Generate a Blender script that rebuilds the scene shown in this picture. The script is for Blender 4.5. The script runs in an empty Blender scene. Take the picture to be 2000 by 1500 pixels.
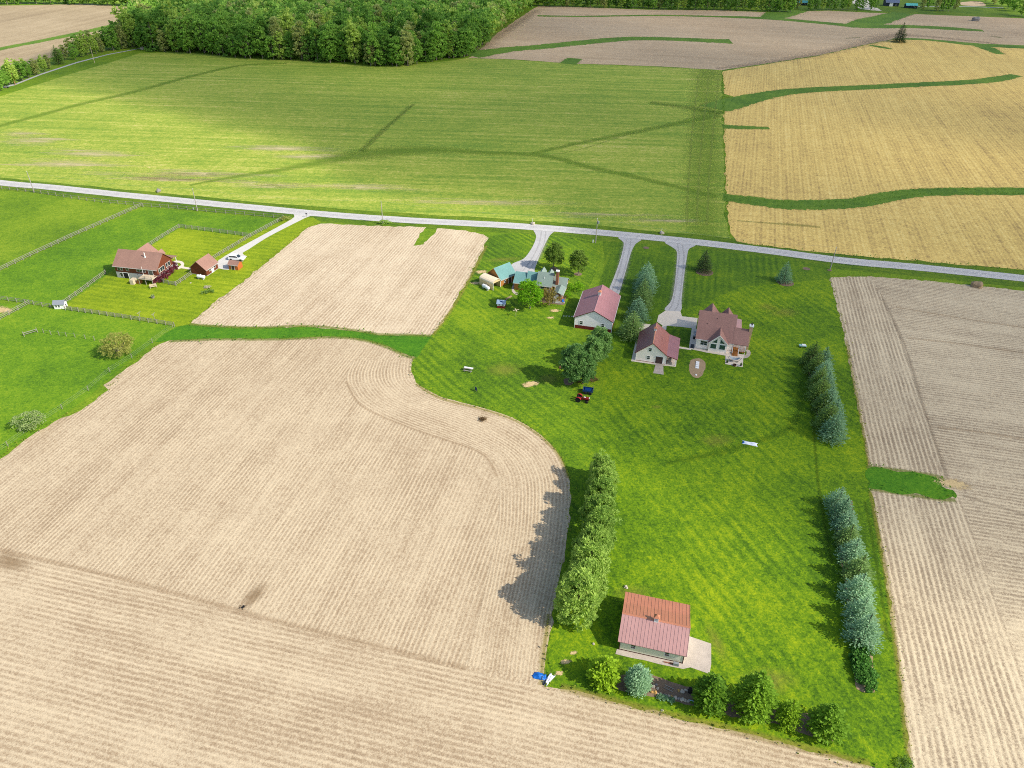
import bpy, bmesh, math, random
import numpy as np
from mathutils import Vector, Matrix
from mathutils.geometry import tessellate_polygon

# ------------------------------------------------------------------ camera, sky, sun, exposure
sc = bpy.context.scene
col = sc.collection
PITCH, ROLL, FPX, CAM_H = math.radians(34.6), math.radians(1.2), 1420.0, 95.0
CAM_ROT = Matrix.Rotation(math.pi/2 - PITCH, 3, 'X') @ Matrix.Rotation(ROLL, 3, 'Z')
cam_data = bpy.data.cameras.new('drone_camera')
cam_data.sensor_width = 36.0
cam_data.lens = 36.0 * FPX / 2000.0
cam_data.clip_start = 0.5
cam_data.clip_end = 20000
cam = bpy.data.objects.new('drone_camera', cam_data)
col.objects.link(cam)
cam.matrix_world = Matrix.Translation((0, 0, CAM_H)) @ CAM_ROT.to_4x4()
sc.camera = cam

SUN_AZ, SUN_EL = math.radians(113.0), math.radians(39.0)   # azimuth clockwise from +Y
world = bpy.data.worlds.new('World')
sc.world = world
world.use_nodes = True
wn = world.node_tree
for n in list(wn.nodes): wn.nodes.remove(n)
sky = wn.nodes.new('ShaderNodeTexSky'); sky.sky_type = 'NISHITA'; sky.sun_disc = False
sky.sun_elevation = SUN_EL; sky.sun_rotation = SUN_AZ; sky.altitude = 250; sky.dust_density = 1.5
bg = wn.nodes.new('ShaderNodeBackground'); bg.inputs[1].default_value = 0.15
wo = wn.nodes.new('ShaderNodeOutputWorld')
wn.links.new(sky.outputs[0], bg.inputs[0]); wn.links.new(bg.outputs[0], wo.inputs[0])
sun_data = bpy.data.lights.new('sun', 'SUN')
sun_data.energy = 4.0; sun_data.angle = math.radians(0.53); sun_data.color = (1.0, 0.95, 0.87)
sun = bpy.data.objects.new('sun', sun_data); col.objects.link(sun)
SUN_DIR = Vector((math.sin(SUN_AZ)*math.cos(SUN_EL), math.cos(SUN_AZ)*math.cos(SUN_EL), math.sin(SUN_EL)))
sun.rotation_euler = SUN_DIR.to_track_quat('Z', 'Y').to_euler()
sun.location = SUN_DIR * 300
sc.view_settings.view_transform = 'Standard'
sc.view_settings.look = 'None'
sc.view_settings.gamma = 1.0
sc.view_settings.use_curve_mapping = False
sc.view_settings.exposure = 0.53
sc.cycles.filter_width = 1.0
sc.cycles.use_denoising = False
sc.cycles.sample_clamp_indirect = 6.0
sc.cycles.max_bounces = 5
sc.cycles.transparent_max_bounces = 16

# ------------------------------------------------------------------ helpers
def at(px, py, h=0.0):
    """world point at height h that the survey photo shows at (px, py) of its 2000 x 1500 pixels"""
    d = CAM_ROT @ Vector(((px-1000)/FPX, -(py-750)/FPX, -1.0))
    t = (h - CAM_H)/d.z
    return Vector((d.x*t, d.y*t, h))

def S(r, g, b, k=1.0):
    f = lambda v: ((v/255+.055)/1.055)**2.4 if v > 10.3 else v/255/12.92
    return (f(r)*k, f(g)*k, f(b)*k, 1.0)

rnd = random.Random(7)

class NT:
    def __init__(self, name):
        self.m = bpy.data.materials.new(name); self.m.use_nodes = True
        self.t = self.m.node_tree
        for n in list(self.t.nodes): self.t.nodes.remove(n)
        self.out = self.t.nodes.new('ShaderNodeOutputMaterial')
        self.p = self.t.nodes.new('ShaderNodeBsdfPrincipled')
        self.p.inputs['Specular IOR Level'].default_value = 0.25
        self.t.links.new(self.p.outputs[0], self.out.inputs[0])
        self.tc = self.t.nodes.new('ShaderNodeTexCoord')
    def L(self, a, b): self.t.links.new(a, b)
    def setin(self, sock, v):
        if isinstance(v, bpy.types.NodeSocket): self.L(v, sock)
        else: sock.default_value = v
    def co(self, kind='Object', rot=0.0, scale=(1, 1, 1)):
        mp = self.t.nodes.new('ShaderNodeMapping')
        self.L(self.tc.outputs[kind], mp.inputs[0])
        mp.inputs['Rotation'].default_value = (0, 0, rot)
        mp.inputs['Scale'].default_value = scale
        return mp.outputs[0]
    def noise(self, vec, scale, detail=3, rough=0.55, dist=0.0):
        n = self.t.nodes.new('ShaderNodeTexNoise')
        n.inputs['Scale'].default_value = scale; n.inputs['Detail'].default_value = detail
        n.inputs['Roughness'].default_value = rough; n.inputs['Distortion'].default_value = dist
        self.L(vec, n.inputs['Vector']); return n.outputs[0]
    def cells(self, vec, scale):
        n = self.t.nodes.new('ShaderNodeTexVoronoi'); n.inputs['Scale'].default_value = scale
        self.L(vec, n.inputs['Vector']); return self.xyz(n.outputs['Color'])[0]
    def math(self, op, a, b=0.0, c=None, clamp=False):
        n = self.t.nodes.new('ShaderNodeMath'); n.operation = op; n.use_clamp = clamp
        self.setin(n.inputs[0], a); self.setin(n.inputs[1], b)
        if c is not None: self.setin(n.inputs[2], c)
        return n.outputs[0]
    def xyz(self, vec):
        n = self.t.nodes.new('ShaderNodeSeparateXYZ'); self.L(vec, n.inputs[0]); return n.outputs
    def ramp(self, fac, stops, interp='LINEAR'):
        n = self.t.nodes.new('ShaderNodeValToRGB'); n.color_ramp.interpolation = interp
        e = n.color_ramp.elements
        while len(e) < len(stops): e.new(0.5)
        for i, (p, c) in enumerate(stops): e[i].position = p; e[i].color = c
        self.setin(n.inputs[0], fac); return n.outputs[0]
    def mix(self, fac, a, b, mode='MIX'):
        n = self.t.nodes.new('ShaderNodeMix'); n.data_type = 'RGBA'; n.blend_type = mode
        self.setin(n.inputs[0], fac); self.setin(n.inputs[6], a); self.setin(n.inputs[7], b)
        return n.outputs[2]
    def attr(self, name):
        n = self.t.nodes.new('ShaderNodeAttribute'); n.attribute_name = name; return n
    def objrand(self):
        n = self.t.nodes.new('ShaderNodeObjectInfo'); return n.outputs['Random']
    def bump(self, h, strength=0.5, dist=0.05):
        n = self.t.nodes.new('ShaderNodeBump'); n.inputs['Strength'].default_value = strength
        n.inputs['Distance'].default_value = dist; self.L(h, n.inputs['Height'])
        self.L(n.outputs[0], self.p.inputs['Normal'])
    def base(self, c, rough=0.9, metal=0.0):
        self.setin(self.p.inputs['Base Color'], c); self.setin(self.p.inputs['Roughness'], rough)
        self.p.inputs['Metallic'].default_value = metal
        return self.m
    def alpha(self, a):
        tr = self.t.nodes.new('ShaderNodeBsdfTransparent'); mx = self.t.nodes.new('ShaderNodeMixShader')
        self.setin(mx.inputs[0], a); self.L(tr.outputs[0], mx.inputs[1]); self.L(self.p.outputs[0], mx.inputs[2])
        self.L(mx.outputs[0], self.out.inputs[0])

def lin(c, k): return (c[0]*k, c[1]*k, c[2]*k, 1)

def plain(name, c, rough=0.8, var=0.18, scale=2.0, bump=0.0, metal=0.0):
    """painted or natural surface with uneven colour and fine relief"""
    n = NT(name); v = n.co()
    a = n.noise(v, scale, 4); b = n.noise(v, scale*9, 3)
    f = n.math('ADD', n.math('MULTIPLY', a, .65), n.math('MULTIPLY', b, .35))
    cc = n.ramp(f, [(.3, lin(c, 1-var)), (.7, lin(c, 1+var))])
    if bump: n.bump(b, bump, .02)
    return n.base(cc, rough, metal)

def siding(name, c, pitch=0.2, axis=2, rough=.7, var=.06):
    n = NT(name); v = n.co(); x = n.xyz(v)
    src = x[axis] if axis == 2 else n.math('ADD', x[0], x[1])
    w = n.math('FRACT', n.math('DIVIDE', src, pitch))
    groove = n.math('SMOOTH_MIN', n.math('MULTIPLY', w, 8.0), 1.0, .2)
    f = n.noise(v, 1.3, 4)
    cc = n.ramp(f, [(.3, lin(c, 1-var)), (.7, lin(c, 1+var))])
    cc = n.mix(n.math('MULTIPLY', n.math('SUBTRACT', 1.0, groove, clamp=True), .14), cc, lin(c, .5))
    n.bump(w, .2, .02)
    return n.base(cc, rough)

def shingle(name, c, var=.22):
    n = NT(name); v = n.co()
    st = n.noise(n.co(scale=(1.2, 1.2, 7)), 1.6, 3); fi = n.noise(v, 9, 3); big = n.noise(v, .35, 3)
    f = n.math('ADD', n.math('MULTIPLY', st, .4), n.math('ADD', n.math('MULTIPLY', fi, .3), n.math('MULTIPLY', big, .3)))
    cc = n.ramp(f, [(.33, lin(c, 1-var)), (.68, lin(c, 1+var))])
    w = n.math('FRACT', n.math('MULTIPLY', n.xyz(v)[2], 5.5))
    n.bump(n.math('ADD', w, fi), .5, .03)
    return n.base(cc, .92)

def metal_roof(name, c):
    n = NT(name); v = n.co()
    f = n.math('ADD', n.math('MULTIPLY', n.noise(v, .5, 4), .6), n.math('MULTIPLY', n.noise(v, 6, 3), .4))
    cc = n.ramp(f, [(.3, lin(c, .86)), (.7, lin(c, 1.13))])
    n.p.inputs['Specular IOR Level'].default_value = .5
    return n.base(cc, .42)

def glass(name, c=(.02, .03, .035, 1)):
    n = NT(name); n.p.inputs['Specular IOR Level'].default_value = .8
    return n.base(c, .08)

def stubble(name, rows, straw, soil, spacing=1.0, contrast=1.0):
    """crop residue in drilled rows; rows = angle of the rows in radians, or 'UV' for curved passes"""
    n = NT(name); ob = n.co()
    if rows == 'UV':
        v = n.co('UV'); across = n.xyz(v)[1]; along = n.xyz(v)[0]
    else:
        v = n.co(rot=-rows); across = n.xyz(v)[1]; along = n.xyz(v)[0]
    warp = n.math('MULTIPLY', n.math('SUBTRACT', n.noise(ob, .10, 2), .5), .5)
    wv = n.math('ADD', across, warp)
    row = n.math('POWER', n.math('MULTIPLY_ADD', n.math('SINE', n.math('MULTIPLY', wv, 2*math.pi/spacing)), .5, .5), 1.6)
    cell = n.cells(ob, 5.0); cell2 = n.cells(ob, 2.4)
    def aniso(ka, kc, d):
        cmb = n.t.nodes.new('ShaderNodeCombineXYZ')
        n.L(n.math('MULTIPLY', along, ka), cmb.inputs[0]); n.L(n.math('MULTIPLY', across, kc), cmb.inputs[1])
        return n.noise(cmb.outputs[0], 1.0, d, .6)
    streak = aniso(.05, .75, 4); pass_ = aniso(.012, .17, 2)
    fine = n.noise(ob, 4.2, 5, .8); clump = n.noise(ob, 1.1, 4, .7); macro = n.noise(ob, .03, 4); mid = n.noise(ob, .14, 4)
    gate = n.math('MULTIPLY_ADD', n.noise(ob, .08, 3), 2.2, -.40, clamp=True)
    s = n.math('MULTIPLY', n.math('MULTIPLY', n.math('SUBTRACT', row, .5), gate), .21*contrast)
    for src, k in ((fine, .60), (cell, .15), (cell2, .09), (streak, .26), (clump, .22), (macro, .24), (mid, .18), (pass_, .24)):
        s = n.math('ADD', s, n.math('MULTIPLY', n.math('SUBTRACT', src, .5), k))
    s = n.math('ADD', s, .5)
    cc = n.ramp(s, [(.08, lin(soil, .62)), (.34, soil), (.55, straw), (.82, lin(straw, 1.25))])
    n.bump(n.math('ADD', n.math('MULTIPLY', n.math('MULTIPLY', row, gate), .35), fine), .6, .10)
    return n.base(cc, .95)

def lawn(name, dark, mid_, light, stripe=0.0, period=2.4, amt=.12, cross=None):
    n = NT(name); ob = n.co()
    fine = n.noise(ob, 2.2, 6, .8); clump = n.noise(ob, .75, 4, .7); mid = n.noise(ob, .22, 4, .6); macro = n.noise(ob, .04, 4)
    s = n.math('MULTIPLY', n.math('SUBTRACT', fine, .5), .62)
    for src, k in ((n.cells(ob, 3.4), .12), (n.cells(ob, 1.3), .05), (clump, .28), (mid, .24), (macro, .50)):
        s = n.math('ADD', s, n.math('MULTIPLY', n.math('SUBTRACT', src, .5), k))
    for ang, am in ([(stripe, amt)] if cross is None else [(stripe, amt), (cross, amt*.25)]):
        v = n.co(rot=-ang); x = n.xyz(v)
        wv = n.math('ADD', x[1], n.math('MULTIPLY', n.math('SUBTRACT', n.noise(ob, .09, 2), .5), 1.4))
        st = n.math('SINE', n.math('MULTIPLY', wv, 2*math.pi/period))
        cmb = n.t.nodes.new('ShaderNodeCombineXYZ')
        n.L(n.math('MULTIPLY', x[0], .035), cmb.inputs[0]); n.L(n.math('MULTIPLY', wv, 1.1), cmb.inputs[1])
        sn = n.noise(cmb.outputs[0], 1.0, 3)
        gate = n.math('MULTIPLY_ADD', n.noise(ob, .035, 3), 3.4, -1.2, clamp=True)
        s = n.math('ADD', s, n.math('MULTIPLY', n.math('MULTIPLY', st, gate), am*.42))
        s = n.math('ADD', s, n.math('MULTIPLY', n.math('SUBTRACT', sn, .5), am*1.7))
    s = n.math('ADD', s, .5)
    cc = n.ramp(s, [(.20, lin(dark, .8)), (.36, dark), (.52, mid_), (.74, light)])
    n.bump(n.math('ADD', fine, n.math('MULTIPLY', clump, .8)), .8, .10)
    return n.base(cc, .95)

def streaky(name, ang, stops, sx=.012, sy=.30, macro_w=.4, fine_w=.3, streak_w=.45, rows=0.0, spacing=1.5, bias=0.0, warp=5.0):
    """field whose colour runs in long passes along ang"""
    n = NT(name); ob = n.co(); v = n.co(rot=-ang); x = n.xyz(v)
    def st(ax, ay, d):
        cmb = n.t.nodes.new('ShaderNodeCombineXYZ')
        wy = n.math('ADD', x[1], n.math('MULTIPLY', n.math('SUBTRACT', n.noise(ob, .012, 2), .5), warp))
        n.L(n.math('MULTIPLY', x[0], ax), cmb.inputs[0]); n.L(n.math('MULTIPLY', wy, ay), cmb.inputs[1])
        return n.noise(cmb.outputs[0], 1.0, d)
    fine = n.noise(ob, 1.3, 5, .75)
    s = n.math('MULTIPLY', st(sx, sy, 4), streak_w)
    s = n.math('ADD', s, n.math('MULTIPLY', st(sx*2.5, sy*4.0, 4), streak_w*.5))
    mot = n.noise(ob, .35, 5, .8)
    s = n.math('ADD', s, n.math('MULTIPLY', n.math('SUBTRACT', mot, .5), fine_w*.8))
    for sc_, k_ in ((1.5, .12), (.6, .06)): s = n.math('ADD', s, n.math('MULTIPLY', n.math('SUBTRACT', n.cells(ob, sc_), .5), k_))
    s = n.math('ADD', s, n.math('MULTIPLY', fine, fine_w))
    s = n.math('ADD', s, n.math('MULTIPLY', n.noise(ob, .009, 4, .6), macro_w))
    s = n.math('ADD', s, n.math('MULTIPLY', n.noise(ob, .06, 3), .2))
    if rows:
        s = n.math('ADD', s, n.math('MULTIPLY', n.math('SINE', n.math('MULTIPLY', x[1], 2*math.pi/spacing)), rows))
    s = n.math('SUBTRACT', s, (streak_w*1.5+fine_w+macro_w+.2)/2-.5-bias)
    cc = n.ramp(s, stops)
    n.bump(fine, .6, .12)
    return n.base(cc, .95)

def soft_patch(name, c1, c2, lo=.05, hi=.45, wob=.9, scale=.35, strip=True, top=1.0, grain=None):
    """wear, lush growth or bare soil with a ragged soft border"""
    n = NT(name); ob = n.co(); uv = n.xyz(n.co('UV'))
    if strip: e = n.math('SUBTRACT', 1.0, n.math('ABSOLUTE', uv[1]))
    else:
        r = n.math('SQRT', n.math('ADD', n.math('MULTIPLY', uv[0], uv[0]), n.math('MULTIPLY', uv[1], uv[1])))
        e = n.math('SUBTRACT', 1.0, r)
    gv = ob if grain is None else n.co(rot=-grain, scale=(.12, 1.6, 1))
    nz = n.math('ADD', n.math('MULTIPLY', n.noise(gv, scale, 5, .7), .7), n.math('MULTIPLY', n.noise(gv, scale*8, 4, .7), .3))
    e2 = n.math('ADD', e, n.math('MULTIPLY', n.math('SUBTRACT', nz, .5), wob))
    mr = n.t.nodes.new('ShaderNodeMapRange'); mr.interpolation_type = 'SMOOTHSTEP'
    n.L(e2, mr.inputs[0]); mr.inputs[1].default_value = lo; mr.inputs[2].default_value = hi
    edge = n.math('MULTIPLY', e, 8.0, clamp=True)
    a = n.math('MULTIPLY', n.math('MULTIPLY', mr.outputs[0], edge), top)
    f = n.math('ADD', n.math('MULTIPLY', n.noise(ob, 2.2, 4, .7), .6), n.math('MULTIPLY', n.noise(ob, .2, 3), .4))
    n.base(n.ramp(f, [(.35, c1), (.65, c2)]), .95)
    n.alpha(a)
    return n.m

def gravel(name, c, var=.16):
    n = NT(name); ob = n.co()
    fine = n.noise(ob, 6, 5, .8); mid = n.noise(ob, .7, 5, .7); mac = n.noise(ob, .10, 4, .6)
    f = n.math('ADD', n.math('MULTIPLY', fine, .45), n.math('ADD', n.math('MULTIPLY', mid, .35), n.math('MULTIPLY', mac, .35)))
    n.bump(fine, .7, .05)
    return n.base(n.ramp(f, [(.40, lin(c, 1-var*1.5)), (.57, c), (.74, lin(c, 1+var))]), .92)

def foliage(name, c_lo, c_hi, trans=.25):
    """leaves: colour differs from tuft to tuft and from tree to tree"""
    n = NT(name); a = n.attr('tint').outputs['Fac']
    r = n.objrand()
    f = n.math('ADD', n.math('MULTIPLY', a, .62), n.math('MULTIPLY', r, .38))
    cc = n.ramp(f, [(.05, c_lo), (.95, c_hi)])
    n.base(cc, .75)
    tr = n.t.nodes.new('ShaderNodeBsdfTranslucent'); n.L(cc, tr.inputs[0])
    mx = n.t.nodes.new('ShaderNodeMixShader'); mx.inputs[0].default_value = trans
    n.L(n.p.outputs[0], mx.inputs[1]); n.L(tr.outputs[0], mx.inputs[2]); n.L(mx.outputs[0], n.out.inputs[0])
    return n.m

# ---- mesh building
def new_mesh(name, verts, faces, mat=None, smooth=False):
    me = bpy.data.meshes.new(name); me.from_pydata([tuple(v) for v in verts], [], faces); me.update()
    if mat: me.materials.append(mat)
    if smooth: me.polygons.foreach_set('use_smooth', [True]*len(me.polygons))
    return me

def link(name, me, parent=None, loc=None, rz=None):
    o = bpy.data.objects.new(name, me); col.objects.link(o)
    if parent is not None: o.parent = parent
    if loc is not None: o.location = loc
    if rz is not None: o.rotation_euler = (0, 0, rz)
    return o

def tag(o, label=None, cat=None, group=None, kind=None):
    if label: o['label'] = label
    if cat: o['category'] = cat
    if group: o['group'] = group
    if kind: o['kind'] = kind
    return o

def empty(name, loc, rz=0.0, label=None, cat=None, group=None):
    o = bpy.data.objects.new(name, None); col.objects.link(o)
    o.empty_display_size = .5
    o.location = loc; o.rotation_euler = (0, 0, rz)
    return tag(o, label, cat, group)

def copy_tree(o, loc=None, rz=None, scale=None, label=None, parent=None):
    c = o.copy(); col.objects.link(c); c.parent = parent
    if loc is not None: c.location = loc
    if rz is not None: c.rotation_euler = (0, 0, rz)
    if scale is not None: c.scale = scale
    if label: c['label'] = label
    for ch in o.children: copy_tree(ch, parent=c)
    return c

class MB:
    """collects boxes, bars, prisms; build() links them as one mesh object"""
    def __init__(s): s.v = []; s.f = []
    def add(s, vs, fs):
        b = len(s.v); s.v += [tuple(v) for v in vs]; s.f += [tuple(i+b for i in f) for f in fs]; return s
    def box(s, x0, x1, y0, y1, z0, z1):
        return s.add([(x0,y0,z0),(x1,y0,z0),(x1,y1,z0),(x0,y1,z0),(x0,y0,z1),(x1,y0,z1),(x1,y1,z1),(x0,y1,z1)],
                     [(0,3,2,1),(4,5,6,7),(0,1,5,4),(1,2,6,5),(2,3,7,6),(3,0,4,7)])
    def bar(s, a, b, w, h=None, up=(0,0,1)):
        a, b = Vector(a), Vector(b); h = h or w; d = (b-a).normalized(); u = Vector(up)
        if abs(d.dot(u)) > .98: u = Vector((1, 0, 0))
        r = d.cross(u).normalized(); u = r.cross(d)
        vs = [p + r*(sx*w/2) + u*(sz*h/2) for p in (a, b) for sx, sz in ((-1,-1),(1,-1),(1,1),(-1,1))]
        return s.add(vs, [(0,1,2,3),(7,6,5,4),(0,4,5,1),(1,5,6,2),(2,6,7,3),(3,7,4,0)])
    def tube(s, pts, rads, n=8, cap=True):
        rings = []; pts = [Vector(p) for p in pts]
        if not hasattr(rads, '__len__'): rads = [rads]*len(pts)
        b = len(s.v)
        for i, p in enumerate(pts):
            d = (pts[min(i+1, len(pts)-1)] - pts[max(i-1, 0)]).normalized()
            u = Vector((0, 0, 1)) if abs(d.z) < .95 else Vector((1, 0, 0))
            r = d.cross(u).normalized(); u = r.cross(d)
            for k in range(n):
                a = 2*math.pi*k/n; s.v.append(tuple(p + (r*math.cos(a) + u*math.sin(a))*rads[i]))
        for i in range(len(pts)-1):
            for k in range(n):
                k2 = (k+1) % n
                s.f.append((b+i*n+k, b+i*n+k2, b+(i+1)*n+k2, b+(i+1)*n+k))
        if cap:
            s.f.append(tuple(b+k for k in range(n))); s.f.append(tuple(b+(len(pts)-1)*n+k for k in reversed(range(n))))
        return s
    def lathe(s, prof, c=(0,0,0), n=16, ax='z'):
        b = len(s.v)
        for r, z in prof:
            for k in range(n):
                a = 2*math.pi*k/n; p = (r*math.cos(a), r*math.sin(a), z)
                if ax == 'x': p = (p[2], p[0], p[1])
                if ax == 'y': p = (p[0], p[2], p[1])
                s.v.append((c[0]+p[0], c[1]+p[1], c[2]+p[2]))
        for i in range(len(prof)-1):
            for k in range(n):
                k2 = (k+1) % n; s.f.append((b+i*n+k, b+i*n+k2, b+(i+1)*n+k2, b+(i+1)*n+k))
        s.f.append(tuple(b+k for k in reversed(range(n)))); s.f.append(tuple(b+(len(prof)-1)*n+k for k in range(n)))
        return s
    def prism(s, poly, a0, a1, axis):
        """poly: list of (p, h) ; extruded along axis 'u' or 'v' from a0 to a1"""
        n = len(poly)
        pt = (lambda p, h, a: (a, p, h)) if axis == 'u' else (lambda p, h, a: (p, a, h))
        return s.add([pt(p, h, a0) for p, h in poly] + [pt(p, h, a1) for p, h in poly],
              [tuple(range(n)), tuple(range(2*n-1, n-1, -1))] + [(i, i+n, (i+1) % n+n, (i+1) % n) for i in range(n)])
    def build(s, name, mat, parent=None, loc=None, rz=None, smooth=False, bevel=0.0):
        me = new_mesh(name, s.v, s.f, mat, smooth)
        bm = bmesh.new(); bm.from_mesh(me); bmesh.ops.recalc_face_normals(bm, faces=bm.faces); bm.to_mesh(me); bm.free()
        o = link(name, me, parent, loc, rz)
        if bevel:
            md = o.modifiers.new('bevel', 'BEVEL'); md.width = bevel; md.segments = 2; md.limit_method = 'ANGLE'
        return o

def jag(pts, step, amp, seed, closed=True):
    """walk a border in steps, uneven like a real field edge"""
    r = random.Random(seed); out = []; n = len(pts); last = n if closed else n-1
    for i in range(last):
        a, b = pts[i], pts[(i+1) % n]; d = b-a; L = d.length; m = max(1, int(L/step))
        nrm = Vector((-d.y, d.x, 0)).normalized()
        for k in range(m):
            q = a + d*(k/m)
            if amp: q = q + nrm*r.gauss(0, amp) + d.normalized()*r.uniform(-.3, .3)*min(step, L/m)*.6
            out.append(q)
    if not closed: out.append(pts[-1])
    return out

def smooth_poly(pts, closed=True, sub=4):
    """Catmull-Rom through the points"""
    n = len(pts); out = []
    rng = range(n) if closed else range(n-1)
    for i in rng:
        if closed: p0, p1, p2, p3 = pts[(i-1) % n], pts[i], pts[(i+1) % n], pts[(i+2) % n]
        else: p0, p1, p2, p3 = pts[max(i-1, 0)], pts[i], pts[i+1], pts[min(i+2, n-1)]
        for k in range(sub):
            t = k/sub
            out.append(.5*((2*p1) + (p2-p0)*t + (2*p0-5*p1+4*p2-p3)*t*t + (3*p1-p0-3*p2+p3)*t**3))
    if not closed: out.append(pts[-1])
    return out

def sheet(name, px, z, mat, step=3.0, amp=.12, smooth=0, seed=1, kind='structure', world_pts=None, thick=0.0):
    pts = [at(*p) for p in px] if world_pts is None else [Vector((p[0], p[1], 0)) for p in world_pts]
    if smooth: pts = smooth_poly(pts, True, smooth)
    if step: pts = jag(pts, step, amp, seed)
    pts = [Vector((p.x, p.y, z)) for p in pts]
    tris = tessellate_polygon([pts])
    vs = list(pts); fs = [tuple(t) for t in tris]
    if thick:
        n = len(pts); vs += [Vector((p.x, p.y, z-thick)) for p in pts]
        fs += [(i, (i+1) % n, (i+1) % n+n, i+n) for i in range(n)]
    me = new_mesh(name, vs, fs, mat)
    bm = bmesh.new(); bm.from_mesh(me)
    for f in bm.faces:
        if abs(f.normal.z) > .5 and f.normal.z < 0: f.normal_flip()
    bm.to_mesh(me); bm.free()
    o = link(name, me); 
    if kind: o['kind'] = kind
    return o

def strip(name, px, width, z, mat, smooth=6, kind='structure', world_pts=None, uvm=False, amp=0.0, seed=3):
    """band along a line; width in metres, one value or one per point. UV: x along, y -1..1 across"""
    pts = [at(*p) for p in px] if world_pts is None else [Vector(p) for p in world_pts]
    m = len(pts)
    ws = list(width) if hasattr(width, '__len__') else [width]*m
    P4 = [Vector((p.x, p.y, w)) for p, w in zip(pts, ws)]
    P4 = smooth_poly(P4, False, smooth) if smooth else P4
    r = random.Random(seed); vs = []; uv = []; s = 0
    for i, p in enumerate(P4):
        a, b = P4[max(i-1, 0)], P4[min(i+1, len(P4)-1)]
        d = Vector((b.x-a.x, b.y-a.y, 0)).normalized(); nr = Vector((-d.y, d.x, 0)); w = p.z
        if i: s += math.hypot(p.x-P4[i-1].x, p.y-P4[i-1].y)
        c = Vector((p.x, p.y, z))
        vs += [c - nr*(w/2 + r.gauss(0, amp)), c + nr*(w/2 + r.gauss(0, amp))]
        uv += [(s, -1), (s, 1)]
    fs = [(2*i, 2*i+2, 2*i+3, 2*i+1) for i in range(len(P4)-1)]
    me = new_mesh(name, vs, fs, mat)
    ul = me.uv_layers.new(name='UVMap')
    for l in me.loops: ul.data[l.index].uv = uv[l.vertex_index]
    o = link(name, me)
    if kind: o['kind'] = kind
    return o

def blob(name, px, rx, ry, z, mat, rz=0.0, kind='structure'):
    """disc-shaped patch; radii in metres. UV radial -1..1"""
    c = at(*px); n = 28
    vs = [(c.x, c.y, z)]; uv = [(0, 0)]
    for k in range(n):
        a = 2*math.pi*k/n; x, y = rx*math.cos(a), ry*math.sin(a)
        vs.append((c.x + x*math.cos(rz)-y*math.sin(rz), c.y + x*math.sin(rz)+y*math.cos(rz), z)); uv.append((math.cos(a), math.sin(a)))
    fs = [(0, 1+k, 1+(k+1) % n) for k in range(n)]
    me = new_mesh(name, vs, fs, mat); ul = me.uv_layers.new(name='UVMap')
    for l in me.loops: ul.data[l.index].uv = uv[l.vertex_index]
    o = link(name, me); o['kind'] = kind
    return o

# ------------------------------------------------------------------ materials of the land
def ang(a, b):
    u, v = at(*a), at(*b); return math.atan2(v.y-u.y, v.x-u.x)

YAW = -0.235
STRAW, SOIL = S(216, 194, 158, .76), S(184, 158, 124, .72)
STRAW2, SOIL2 = S(214, 194, 158, .83), S(168, 147, 118, .79)
HAYA = ang((650, 380), (1300, 400))
M_pasture = lawn('pasture_grass', S(84, 118, 12, .82), S(112, 142, 16, .86), S(152, 166, 40, .88), .9, 9, .04)
M_pasture2 = lawn('pasture_grass_rank', S(76, 116, 12, .82), S(104, 142, 14, .86), S(144, 164, 32, .88), 2.2, 7, .03)
M_verge = lawn('verge_grass', S(68, 102, 12, .76), S(100, 130, 14, .78), S(144, 156, 40, .78), YAW, 2.5, .10)
M_lawn_e = lawn('lawn_mown_diagonal', S(62, 98, 4, .80), S(100, 134, 4, .87), S(152, 167, 8, .93), ang((1279, 972), (1400, 1122)), 2.1, .11, ang((1550, 760), (1480, 900)))
M_lawn_n = lawn('lawn_mown_lengthwise', S(60, 94, 8, .82), S(88, 122, 10, .86), S(130, 150, 18, .90), YAW+math.pi/2, 2.0, .13)
M_lawn_w = lawn('lawn_mown_slanting', S(66, 100, 8, .81), S(98, 132, 8, .86), S(146, 162, 18, .91), ang((905, 700), (1000, 775)), 2.0, .14)
M_lawn_b = lawn('lawn_mown_crosswise', S(104, 130, 6, .84), S(132, 152, 10, .87), S(164, 174, 32, .90), ang((140, 590), (300, 610)), 2.3, .14)
M_hay = streaky('hay_meadow', HAYA, [(.18, S(94, 132, 40, .86)), (.38, S(122, 148, 46, .92)), (.54, S(150, 163, 56, .96)), (.68, S(178, 176, 82, .99)), (.84, S(202, 184, 130, 1.0))], .006, .30, .34, .66, .56, warp=3)
M_margin = soft_patch('meadow_margin_grass', S(108, 140, 32, .88), S(134, 158, 42, .92), -.05, .9, .7, .15, True, .32, grain=YAW+math.pi/2)
M_wheat = streaky('golden_cover_crop', ang((1640, 190), (1700, 380)), [(.14, S(140, 112, 70, .85)), (.34, S(192, 160, 92, .96)), (.56, S(222, 188, 104, 1.0)), (.85, S(238, 210, 134, 1.0))], .010, .50, .26, .85, .50, .05, 1.5, warp=1.5)
M_plough = streaky('bare_ploughland', ang((1100, 100), (1400, 115)), [(.2, S(166, 138, 102, .86)), (.5, S(196, 168, 130, .92)), (.8, S(214, 188, 150, .95))], .006, .16, .40, .6, .4)
M_plough2 = streaky('bare_ploughland_west', ang((40, 90), (240, 40)), [(.2, S(146, 124, 92, .76)), (.5, S(182, 160, 122, .80)), (.8, S(208, 186, 148, .84))], .006, .14, .45, .4, .4)
M_st_main = stubble('stubble_rows_north_south', ang((703, 1250), (827, 1000)), STRAW, SOIL, .76)
M_st_uv = stubble('stubble_rows_curved', 'UV', STRAW, SOIL, .76, 1.0)
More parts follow.
